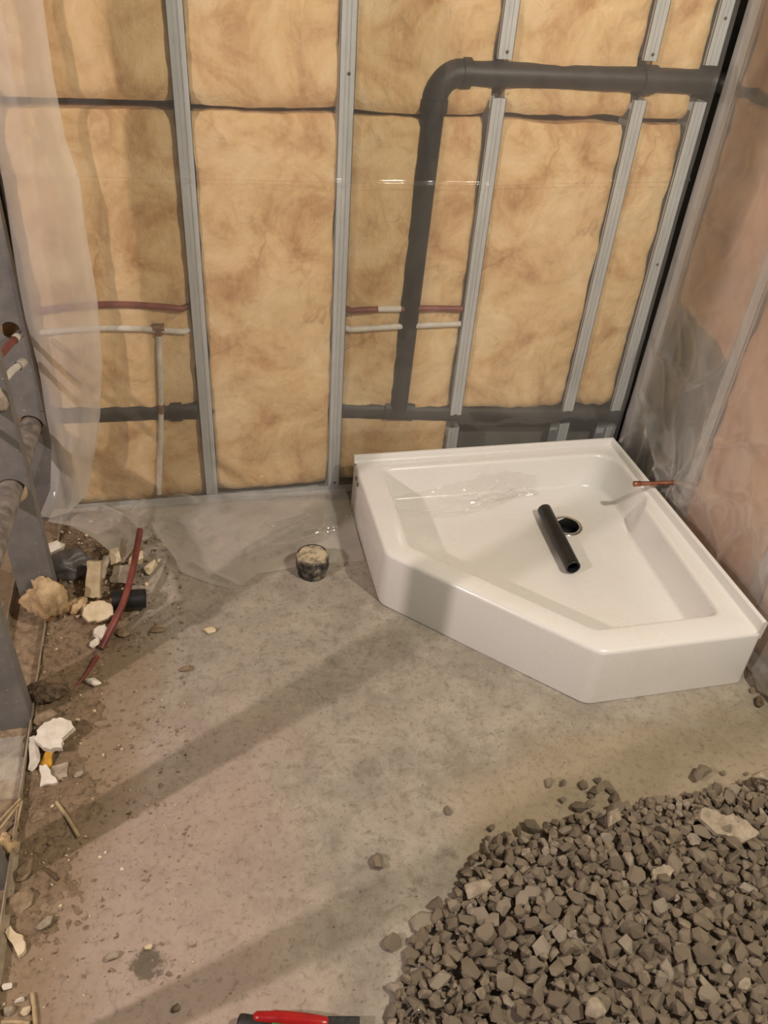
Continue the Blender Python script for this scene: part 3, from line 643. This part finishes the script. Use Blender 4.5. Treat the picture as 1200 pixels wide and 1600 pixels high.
tuft('insulation_tuft', (-1.7586, -0.4824, 0.0200), (.028, .022, .026), 22, M_TUFT, 'small torn insulation wisp beside the larger tuft', 'insulation', .5)
# crumpled black bag
def bagf(c, size, seed):
    bm = bmesh.new(); bmesh.ops.create_icosphere(bm, subdivisions=4, radius=1); vs = []
    for v in bm.verts:
        p = v.co.copy(); k = 1+.30*fbm(p, 1.2, seed)+.22*(ridged(p, 1.8, seed)-.5)
        vs.append(Vector(c)+Vector((p.x*k*size[0], p.y*k*size[1], max(-.6, p.z*k)*size[2]))+Vector((0, 0, size[2]*.58)))
    fs = [tuple(w.index for w in f.verts) for f in bm.faces]; bm.free(); return MB().add(vs, fs, True)
tag(bagf((-1.7875, -0.3262, 0.0200), (.062, .045, .050), 5).build('crumpled_bag', M_BAG, loc=(-1.7875, -0.3262, 0.0200)), 'crumpled dark plastic bag among the rubble behind the insulation tuft', 'bag')
# leaning scrap pieces
shard('wood_offcut', (-1.7161, -0.4505, 0.0350), [(-.021, 0), (.021, 0), (.019, .105), (-.019, .105)], .018, M_WOOD, 'upright pale wood offcut leaning in the rubble', 'wood', rot=D2(-10), tilt=D2(48))
shard('tile_shard', (-1.6429, -0.3971, 0.0300), [(-.035, 0), (.032, 0), (.036, .05), (.01, .058), (-.03, .05)], .008, M_PAPER, 'grey tile shard behind the short black pipe piece', 'rubble', rot=D2(-12), tilt=D2(38))
shard('drywall_chunk', (-1.6620, -0.3101, 0.0300), [(-.018, 0), (.018, .004), (.014, .05), (-.012, .045)], .012, M_GYPSUM, 'pale drywall sliver behind the red tube', 'rubble', rot=D2(8), tilt=D2(40))
chunk('plaster_lump', (-1.6099, -0.2910, 0.0120), (.040, .028, .022), 31, M_GYPSUM, 'pale plaster lump at the edge of the plastic sheet', 'rubble', rot=.4)
chunk('plaster_lump', (-1.5661, -0.3231, 0.0040), (.032, .020, .016), 32, M_GYPSUM, 'smaller plaster lump under the edge of the plastic sheet', 'rubble', rot=1.1)
chunk('plaster_lump', (-1.8408, -0.2440, 0.0300), (.040, .03, .028), 33, M_GYPWHITE, 'whitish plaster lump behind the crumpled bag', 'rubble', rot=.2)
shard('drywall_chunk', (-1.7006, -0.3584, 0.0200), [(-.012, 0), (.01, 0), (.008, .07), (-.01, .066)], .006, M_PAPER, 'thin grey metal-edged sliver beside the wood offcut', 'rubble', rot=D2(-22), tilt=D2(44))
hollow((-1.6639, -0.4792, 0.0450), (-1.5753, -0.4793, 0.0400), .0275, .0240, 'pipe_offcut', M_ABS, label='short black pipe piece half buried behind the red tube', cat='pipe')
shard('drywall_chunk', (-1.6995, -0.5192, 0.0300), [(-.045, -.004), (-.03, -.026), (.0, -.034), (.034, -.026), (.040, 0), (.022, .022), (-.012, .028), (-.036, .016)], .013, M_GYPSUM, 'large tan broken drywall disc beside the red tube', 'rubble', rot=D2(15), tilt=D2(32))
shard('drywall_chunk', (-1.6930, -0.5816, 0.0180), [(-.02, -.012), (.014, -.018), (.022, .006), (.0, .02), (-.022, .012)], .012, M_GYPWHITE, 'white broken drywall bit just below the large drywall disc', 'rubble', rot=D2(60), tilt=D2(25))
chunk('plaster_lump', (-1.7053, -0.6117, 0.0120), (.020, .012, .012), 35, M_GYPWHITE, 'small white plaster lump at the foot of the red tube', 'rubble', rot=.8)
chunk('plaster_lump', (-1.6388, -0.5715, 0.0040), (.022, .018, .010), 36, M_CLOD, 'round flat tan plaster bit right of the red tube', 'rubble')
chunk('plaster_lump', (-1.7019, -0.7446, 0.0060), (.026, .014, .013), 37, M_GYPWHITE, 'elongated white plaster crumb beside the thin red wire', 'rubble', rot=-.5)
chunk('dirt_clod', (-1.5497, -0.5702, 0.0010), (.030, .016, .006), 38, M_CLOD, 'flat tan clod lying right of the red tube on concrete', 'rubble', rot=-.2)
chunk('dirt_clod', (-1.4093, -0.5968, 0.0010), (.021, .013, .009), 39, M_GYPSUM, 'pale chip alone on the concrete below the plastic sheet', 'rubble', rot=-.2)
chunk('dirt_clod', (-1.4732, -0.7272, 0.0010), (.022, .011, .007), 40, M_CLOD, 'flat clay chip alone on the concrete right of the soil', 'rubble', rot=.1)
# red tube out of the ground
rt = [(-1.6916, -0.6254, 0.0120), (-1.6675, -0.5854, 0.0350), (-1.6367, -0.5245, 0.0600), (-1.6122, -0.4434, 0.0850), (-1.5962, -0.3497, 0.1050), (-1.5852, -0.2694, 0.1200)]
def smooth(pts, n=6):
    pts = [Vector(p) for p in pts]; out = []
    for i in range(len(pts)-1):
        p0 = pts[max(i-1, 0)]; p1 = pts[i]; p2 = pts[i+1]; p3 = pts[min(i+2, len(pts)-1)]
        for k in range(n):
            t_ = k/n; out.append(.5*((2*p1)+(p2-p0)*t_+(2*p0-5*p1+4*p2-p3)*t_*t_+(3*p1-p0-3*p2+p3)*t_**3))
    return out+[pts[-1]]
tag(MB().tube(smooth(rt), .0095, 14).build('red_floor_tube', M_REDPEX, loc=rt[0]), 'bent red plastic tube rising out of the soil by the rubble', 'tube')
rw = [(-1.6990, -0.6577, 0.0160), (-1.7129, -0.6912, 0.0160), (-1.7324, -0.7305, 0.0150), (-1.7469, -0.7476, 0.0130), (-1.7591, -0.7580, 0.0080)]
tag(MB().tube(smooth(rw), [.0062-.0045*i/24 for i in range(25)], 10).build('red_wire', M_REDPEX, loc=rw[-1]), 'thin dark red wire end half buried in the soil', 'wire')
# rubble by the near stud
tuft('root_clod', (-1.8095, -0.7778, 0.0120), (.045, .030, .026), 41, M_DARKCLOD, 'dark fibrous clod of earth against the near left stud', 'rubble', .45)
chunk('rubble_stone', (-1.8078, -0.8437, 0.0100), (.034, .020, .017), 42, M_CLOD, 'tan rounded stone between the dark clod and white drywall chunk', 'rubble', rot=.2)
shard('drywall_chunk', (-1.7795, -0.9069, 0.0220), [(-.044, -.006), (-.022, -.040), (.014, -.048), (.018, -.024), (.046, -.004), (.044, .014), (.02, .034), (-.012, .030), (-.03, .018)], .017, M_GYPWHITE, 'large white broken drywall chunk lying beside the near left stud', 'rubble', rot=D2(10), tilt=D2(14))
shard('drywall_chunk', (-1.8185, -0.9435, 0.0120), [(-.012, -.045), (.012, -.03), (.012, .04), (-.008, .05)], .012, M_GYPWHITE, 'narrow white drywall sliver standing on the track lip', 'rubble', rot=D2(8), yaw2=D2(-35))
shard('yellow_scrap', (-1.7894, -0.9512, 0.0060), [(-.014, -.026), (.012, -.03), (.010, .004), (.016, .028), (-.006, .03)], .006, M_YELLOW, 'scrap of yellow plastic under the white drywall chunk', 'plastic scrap', rot=D2(-12), tilt=D2(18))
shard('drywall_chunk', (-1.7900, -1.0052, 0.0040), [(-.014, -.022), (.020, -.026), (.004, .026), (-.010, .03)], .009, M_GYPWHITE, 'small pointed drywall splinter in the soil below the yellow scrap', 'rubble', rot=D2(10), tilt=D2(10))
shard('paper_scrap', (-1.7664, -0.9950, 0.0030), [(-.026, -.016), (.014, -.022), (.026, .016), (-.012, .022)], .004, M_PAPER, 'grey cardboard scrap right of the drywall splinter', 'rubble', rot=D2(20), tilt=D2(6))
chunk('plaster_lump', (-1.7196, -1.0093, 0.0020), (.014, .010, .007), 46, M_PAPER, 'pale crumb on the pinkish patch right of the cardboard scrap', 'rubble')
chunk('dirt_clod', (-1.7965, -1.1037, 0.0020), (.024, .014, .010), 47, M_CLOD, 'brown clod by the track next to the straw stick', 'rubble', rot=.6)
chunk('dirt_clod', (-1.8105, -1.2923, 0.0010), (.036, .026, .016), 48, M_CLOD, 'large cracked tan clod at the track lip', 'rubble', rot=.5)
chunk('dirt_clod', (-1.8108, -1.2287, 0.0010), (.030, .018, .012), 49, M_CLOD, 'crumbled tan clod just above the largest track clod', 'rubble', rot=.9)
chunk('rubble_stone', (-1.7606, -1.3453, 0.0010), (.020, .013, .008), 50, M_PAPER, 'grey flat pebble at the edge of the pink patch', 'rubble', rot=.7)
chunk('rubble_stone', (-1.6309, -1.4323, 0.0010), (.016, .011, .008), 51, M_PAPER, 'grey pebble left of the dark damp splash', 'rubble', rot=.4)
chunk('rubble_stone', (-1.5647, -1.4268, 0.0010), (.009, .007, .007), 52, M_GYPSUM, 'tiny pale pebble on the dark damp splash', 'rubble')
def rod(name, a, b, r, m, label, cat): return tag(MB().tube(smooth([a, tuple((Vector(a)+Vector(b))/2+Vector((.001, .001, .001))), b], 3), r, 8).build(name, m, loc=a), label, cat)
rod('straw_stick', (-1.7637, -1.0744, 0.0090), (-1.7107, -1.1669, 0.0050), .0042, M_STRAW, 'long straw coloured stick lying on the soil', 'stick')
rod('twig', (-1.7758, -1.2256, 0.0040), (-1.7456, -1.2562, 0.0040), .0036, M_TWIG, 'short dark twig lying on the soil', 'stick')
rod('wood_splinter', (-1.7709, -1.4700, 0.0040), (-1.7570, -1.5370, 0.0040), .0042, M_STRAW, 'pale splinter pointing down at the bottom left', 'stick')
rod('wood_splinter', (-1.8180, -1.5094, 0.0040), (-1.7695, -1.5210, 0.0040), .0036, M_STRAW, 'pale splinter lying crosswise at the bottom left corner', 'stick')
shard('drywall_chunk', (-1.8106, -1.3681, 0.0010), [(-.010, -.034), (.008, -.03), (.012, .0), (.002, .034), (-.010, .03)], .010, M_GYPSUM, 'pale elongated drywall crumb by the track lip', 'rubble', rot=D2(30))
chunk('plaster_lump', (-1.7780, -1.4991, 0.0010), (.012, .011, .007), 55, M_GYPSUM, 'round yellowish crumb beside the pale splinter', 'rubble')
chunk('plaster_lump', (-1.7901, -1.4793, 0.0010), (.010, .008, .006), 56, M_GYPWHITE, 'white crumb above the round yellowish crumb', 'rubble')
chunk('rubble_stone', (-1.8070, -1.4923, 0.0010), (.012, .011, .008), 57, M_PAPER, 'grey pebble in the bottom left corner', 'rubble')
chunk('plaster_lump', (-1.8147, -1.4502, 0.0010), (.012, .008, .008), 58, M_GYPWHITE, 'white crumb at the left edge above the grey pebble', 'rubble')
# things lying on the left track
tuft('insulation_tuft', (-1.8571, -1.1723, 0.0040), (.022, .026, .022), 61, M_TUFT, 'tan insulation wad lying in the left floor track', 'insulation', .5)
def scrapf(u, v):
    x = -1.935+.085*u+.01*nz((v*5, u, 0), 1, 2); y = -1.00+.12*v; return (x, y, .006+.010*abs(fbm((u*3, v*3, 0), 1.2, 3))+.012*u*(1-u))
tag(MB().grid(scrapf, 24, 24).build('plastic_scrap', M_FILM2, loc=(-1.89, -.95, .005)), 'torn clear plastic scrap in the left floor track', 'plastic scrap')
shard('cardboard_piece', (-1.8712, -0.9887, 0.0030), [(-.036, -.055), (.028, -.06), (.034, .05), (-.03, .06)], .004, M_STRIP, 'flat tan cardboard piece in the left floor track', 'cardboard', rot=D2(3))
for i, (a, b) in enumerate((((-1.8698, -1.1144, 0.0300), (-1.8352, -1.0663, 0.0280)), ((-1.8741, -1.1346, 0.0200), (-1.8351, -1.0816, 0.0320)), ((-1.8469, -1.2050, 0.0080), (-1.8312, -1.0746, 0.0300)))):
    rod('straw_stick', a, b, .003, M_STRAW, ['upper bent straw', 'lower straw', 'upright straw'][i]+' of the three sticking out of the left track', 'stick')

# crumbs too many to count
def crumbs(name, label, n, seed, sampler, smin, smax, material):
    rng = random.Random(seed); mb = MB()
    for i in range(n):
        x, y, z = sampler(rng); s = smin+(smax-smin)*rng.random()**2.5
        vs, fs = hull_verts(rng, 7, (s*rng.uniform(.7, 1.3), s*rng.uniform(.7, 1.1), s*.6)); mb.add([v+Vector((x, y, z+s*.3)) for v in vs], fs)
    return tag(mb.build(name, material, loc=(-1.5, -1, 0)), label, 'crumbs', kind='stuff')
def soil_samp(r):
    u = r.random()**1.6; v = r.random(); p = dirt(min(.98, u*1.05), v*.97+.01); return (p[0], p[1], max(p[2], .0005))
crumbs('soil_crumbs', 'scattered tan soil crumbs along the left wall', 1100, 5, soil_samp, .0015, .008, M_CLOD)
crumbs('plaster_crumbs', 'scattered pale plaster crumbs in the soil along the left wall', 240, 6, soil_samp, .0015, .006, M_GYPSUM)
def heap_samp(r):
    x = r.gauss(-1.715, .075); y = r.gauss(-.30, .10); x = max(-1.83, min(-1.5, x)); y = max(-.52, min(-.06, y)); return (x, y, max(0, dirt((x+1.835)/.36, (-.03-y)/1.5)[2])+r.uniform(0, .012))
crumbs('rubble_bits', 'broken bits of pale drywall in the heap by the grey stud', 170, 15, heap_samp, .003, .011, M_GYPSUM)
crumbs('rubble_dust', 'small grey brown broken bits in the heap by the grey stud', 260, 16, heap_samp, .003, .012, M_DARKCLOD)
crumbs('floor_grit', 'fine grit specks scattered over the concrete slab', 420, 7, lambda r: (r.uniform(-1.75, -.5), r.uniform(-1.75, -.45) , .0012), .0008, .0035, M_CLOD)

# ------------------------------------------------------------------ gravel
GP = [(-1.135, -1.62), (-1.06, -1.52), (-.955, -1.432), (-.845, -1.335), (-.70, -1.318), (-.515, -1.312), (-.30, -1.300), (-.12, -1.300), (.03, -1.285), (.03, -2.02), (-1.16, -2.02)]
def inside(x, y):
    c = False; j = len(GP)-1
    for i in range(len(GP)):
        if (GP[i][1] > y) != (GP[j][1] > y) and x < (GP[j][0]-GP[i][0])*(y-GP[i][1])/(GP[j][1]-GP[i][1])+GP[i][0]: c = not c
        j = i
    return c
def edge_d(x, y):
    best = 9
    for i in range(9):
        a = Vector(GP[i-1] if i else GP[-1]); b = Vector(GP[i]); p = Vector((x, y)); ab = b-a; t_ = max(0, min(1, (p-a).dot(ab)/ab.length_squared)); best = min(best, (p-a-ab*t_).length)
    return best
rng = random.Random(77); stones = []; cell = {}; G = .05
def near(x, y):
    i, j = int(math.floor(x/G)), int(math.floor(y/G))
    for a in (-1, 0, 1):
        for b in (-1, 0, 1):
            for s in cell.get((i+a, j+b), ()): yield s
def rest(x, y, r):
    z = r*.62
    for (sx, sy, sz, sr) in near(x, y):
        d2 = (sx-x)**2+(sy-y)**2; rr = (sr+r)*.80
        if d2 < rr*rr: z = max(z, sz+math.sqrt(rr*rr-d2)*.86)
    return z
tries = 0
while len(stones) < 3200 and tries < 5200:
    tries += 1; r = .0085+.0125*rng.random()**1.5; best = None
    for k in range(9):
        x = rng.uniform(-1.16, .025); y = rng.uniform(-2.02, -1.25)
        if not inside(x, y): continue
        z = rest(x, y, r)
        if best is None or z < best[2]: best = (x, y, z)
    if best is None: continue
    x, y, z = best; lim = .022+min(.040, edge_d(x, y)*.30)
    if z+r*.4 > lim: continue
    stones.append((x, y, z, r)); cell.setdefault((int(math.floor(x/G)), int(math.floor(y/G))), []).append((x, y, z, r))
variants = []
for i in range(22):
    vs, fs = hull_verts(rng, 15, (1.22*rng.uniform(.85, 1.15), 1.0*rng.uniform(.85, 1.1), .82*rng.uniform(.85, 1.1)))
    variants.append((vs, fs))
vmesh = []
for i, (vs, fs) in enumerate(variants):
    me = bpy.data.meshes.new('gravel_stone'); me.from_pydata([tuple(v) for v in vs], [], fs); me.materials.append(M_STONE); vmesh.append(me)
CP = Vector((-1.3818, -2.2138, 1.6493))
def covered(s):
    x, y, z, r = s; d = (CP-Vector((x, y, z))).normalized(); n = 0
    for q in (Vector((x, y, z)), ):
        for (sx, sy, sz, sr) in near(x, y):
            if (sx, sy) == (x, y): continue
            w = Vector((sx, sy, sz))-q; t_ = w.dot(d)
            if t_ > 0 and (w-d*t_).length < sr*.8: n += 1
    return n
def inframe(x, y, z):
    d = Vector((x, y, z))-CP; zf = d.dot(_f); return -600 < 1262.45*d.dot(_r)/zf < 610 and abs(1262.45*d.dot(_u)/zf) < 808
cand = sorted([i for i, s in enumerate(stones) if inframe(*s[:3]) and covered(s) == 0], key=lambda i: -stones[i][3]/(CP-Vector(stones[i][:3])).length)
single = set(cand[:300]); bed = MB()
for i, (x, y, z, r) in enumerate(stones):
    k = rng.randrange(22); rot = Matrix.Rotation(rng.uniform(0, 6.28), 4, 'Z') @ Matrix.Rotation(rng.uniform(-.7, .7), 4, 'X') @ Matrix.Rotation(rng.uniform(-.7, .7), 4, 'Y')
    if i in single:
        o = bpy.data.objects.new('gravel_stone', vmesh[k]); COL.objects.link(o); o.matrix_world = Matrix.Translation((x, y, z)) @ rot @ Matrix.Scale(r, 4)
        tag(o, 'angular brown grey stone in the top layer of the gravel bed', 'stone', 'larger stones of the gravel bed')
    else:
        vs, fs = variants[k]; M4 = Matrix.Translation((x, y, z)) @ rot @ Matrix.Scale(r, 4); bed.add([M4 @ v for v in vs], fs)
bed.box(-1.06, .03, -2.02, -1.64, .001, .014); bed.box(-.80, .03, -1.64, -1.36, .001, .0138); bed.box(-.94, .03, -2.02, -1.66, .0141, .028); bed.box(-.72, .03, -1.66, -1.44, .0141, .0278)
tag(bed.build('gravel', M_STONE, loc=(-.5, -1.6, 0)), 'bed of brown grey crushed gravel stones', 'gravel', kind='stuff')
LP = [(-0.649, -1.217, 0.0111), (-0.617, -1.224, 0.0087), (-0.570, -1.238, 0.0112), (-0.529, -1.231, 0.0101), (-0.544, -1.260, 0.0187), (-0.512, -1.257, 0.0151), (-0.512, -1.284, 0.0138), (-0.563, -1.270, 0.0075), (-0.634, -1.266, 0.0098), (-0.605, -1.293, 0.0159), (-0.575, -1.290, 0.0123), (-0.435, -1.313, 0.0152), (-0.444, -1.296, 0.0063), (-0.907, -1.246, 0.0095), (-0.823, -1.305, 0.0082), (-0.912, -1.399, 0.0171), (-0.892, -1.417, 0.0159), (-0.993, -1.449, 0.0167), (-1.029, -1.481, 0.0221), (-1.000, -1.481, 0.0166), (-1.053, -1.512, 0.0131), (-1.098, -1.506, 0.0185), (-1.032, -1.541, 0.0131), (-1.052, -1.543, 0.0098), (-1.092, -1.340, 0.0159), (-0.274, -1.264, 0.0225), (-0.214, -1.266, 0.0080), (-0.156, -1.276, 0.0054), (-1.513, -1.547, 0.0096), (-1.102, -1.605, 0.0149)]
special = {24: 'single dark stone lying alone in the middle of the bare concrete', 25: 'angular stone set apart above the gravel bed near the right wall', 21: 'rounded stone furthest left of the gravel edge stones', 28: 'small dark pebble alone near the lower edge, left of the tools', 13: 'small chip alone on concrete above the gravel tip'}
for i, (x, y, r) in enumerate(LP):
    k = rng.randrange(22); o = bpy.data.objects.new('loose_stone', vmesh[k]); COL.objects.link(o)
    rot = Matrix.Rotation(rng.uniform(0, 6.28), 4, 'Z') @ Matrix.Rotation(rng.uniform(-.3, .3), 4, 'X'); mn = min((rot @ v).z for v in variants[k][0])
    o.matrix_world = Matrix.Translation((x, y, .001-mn*r)) @ rot @ Matrix.Scale(r, 4)
    if i in special: tag(o, special[i], 'stone')
    else: tag(o, 'loose brown grey stone on bare concrete along the edge of the gravel bed', 'stone', 'loose stones around the gravel')
# pale broken concrete slabs on the gravel
shard('concrete_fragment', (-0.3023, -1.4194, 0.0400), [(-.068, .016), (-.056, .044), (-.028, .038), (-.012, .022), (.012, .026), (.038, .010), (.060, -.022), (.026, -.036), (-.004, -.048), (-.018, -.026), (-.044, -.016)], .010, M_PAPER, 'flat pale concrete fragment lying on the gravel by the right wall', 'rubble', rot=D2(-8), tilt=D2(6))
shard('concrete_fragment', (-0.5009, -1.4895, 0.0460), [(-.046, -.008), (-.02, -.012), (-.01, -.016), (.03, -.004), (.046, .012), (.018, .006), (.0, .011), (-.03, .010)], .007, M_PAPER, 'thin pale mortar flake lying in the middle of the gravel', 'rubble', rot=D2(8), tilt=D2(5))
chunk('concrete_fragment', (-0.5586, -1.3531, 0.0300), (.040, .020, .018), 71, M_PAPER, 'speckled grey concrete lump at the rear edge of the gravel', 'rubble', rot=.75)
chunk('concrete_fragment', (-0.9026, -1.4436, 0.0120), (.034, .024, .020), 72, M_PAPER, 'whitish concrete lump at the left edge of the gravel', 'rubble', rot=.2)
chunk('concrete_fragment', (-0.7733, -1.7142, 0.0550), (.024, .022, .016), 73, M_PAPER, 'pale pebble among the gravel at the bottom edge', 'rubble', rot=.2)
chunk('concrete_fragment', (-0.4716, -1.7277, 0.0600), (.018, .013, .010), 74, M_PAPER, 'white speckled pebble among the gravel lower right', 'rubble', rot=.2)
chunk('concrete_fragment', (-0.1576, -1.3212, 0.0350), (.034, .026, .022), 75, M_PAPER, 'speckled dark grey stone at the rear gravel edge by the right wall', 'rubble', rot=.4)

chunk('dirt_clod', (0.0092, -1.0804, 0.0010), (.026, .016, .010), 81, M_DARKCLOD, 'dark earth clod at the right wall beside the front of the shower base', 'rubble', rot=.7)
chunk('dirt_clod', (0.0147, -1.0415, 0.0010), (.014, .010, .006), 82, M_CLOD, 'small tan clod at the front right corner of the shower base', 'rubble', rot=.2)

# ------------------------------------------------------------------ tools at the bottom edge
t = thing('pliers', 'pair of pliers with glossy red handle lying at the bottom edge', 'pliers', (-1.3134, -1.6277, 0.0200))
MB().tube(smooth([(-1.3776, -1.5977, 0.0300), (-1.3395, -1.6067, 0.0340), (-1.2894, -1.6207, 0.0340), (-1.2483, -1.6336, 0.0300)], 5), [.006]+[.0105]*4+[.012]*10+[.0095], 14).build('red_handle', M_TOOLRED, t)
MB().tube(smooth([(-1.3806, -1.6270, 0.0200), (-1.3322, -1.6413, 0.0220), (-1.2501, -1.6451, 0.0280)], 5), [.007]+[.0105]*9+[.009], 14).build('red_handle', M_TOOLRED, t)
MB().obox((-1.2225, -1.6403, 0.0260), (.030, -.006, 0), (.004, .014, 0), (0, 0, .007)).build('jaw', M_TOOLBLK, t, bevel=.003)
t = thing('screwdriver', 'black and green screwdriver handle in front of the red pliers', 'screwdriver', (-1.3752, -1.6177, 0.0200))
grp = MB().tube(smooth([(-1.4054, -1.5970, 0.0200), (-1.3853, -1.6038, 0.0220), (-1.3305, -1.6271, 0.0220), (-1.2652, -1.6538, 0.0200)], 5), [.009, .0135]+[.015]*12+[.012, .010], 18).build('grip', M_TOOLBLK, t)
MB().tube([(-1.3462, -1.6159, 0.0340), (-1.2970, -1.6339, 0.0340)], .0055, 10).build('green_stripe', M_TOOLGRN, grp)
t = thing('tool_pouch', 'black fabric tool pouch with metal ring at the bottom edge', 'pouch', (-1.1716, -1.6587, 0.0000))
def pouch(u, v):
    a = Vector((-1.2563, -1.6336, 0.0200)); b = Vector((-1.1012, -1.6586, 0.0200)); c = a.lerp(b, u); th = math.pi*v
    w = .050*(1-.25*abs(u-.4)); h = .036*(1-.35*u)+.004*nz((u*5, v*3, 0), 1, 2)
    return (c.x+.10*0, c.y-.030+w*math.cos(th)*.75, .002+h*math.sin(th)**.8)
pb = MB().grid(pouch, 24, 18).build('body', M_TOOLFAB, t)
ringc = Vector((-1.0880, -1.6592, 0.0320)); pts = [ringc+Vector((.013*math.cos(q), .006*math.sin(q), .028*math.sin(q))) for q in [2*math.pi*i/28 for i in range(29)]]
MB().tube(pts, .0022, 8, False).build('metal_ring', M_CHROME, pb)
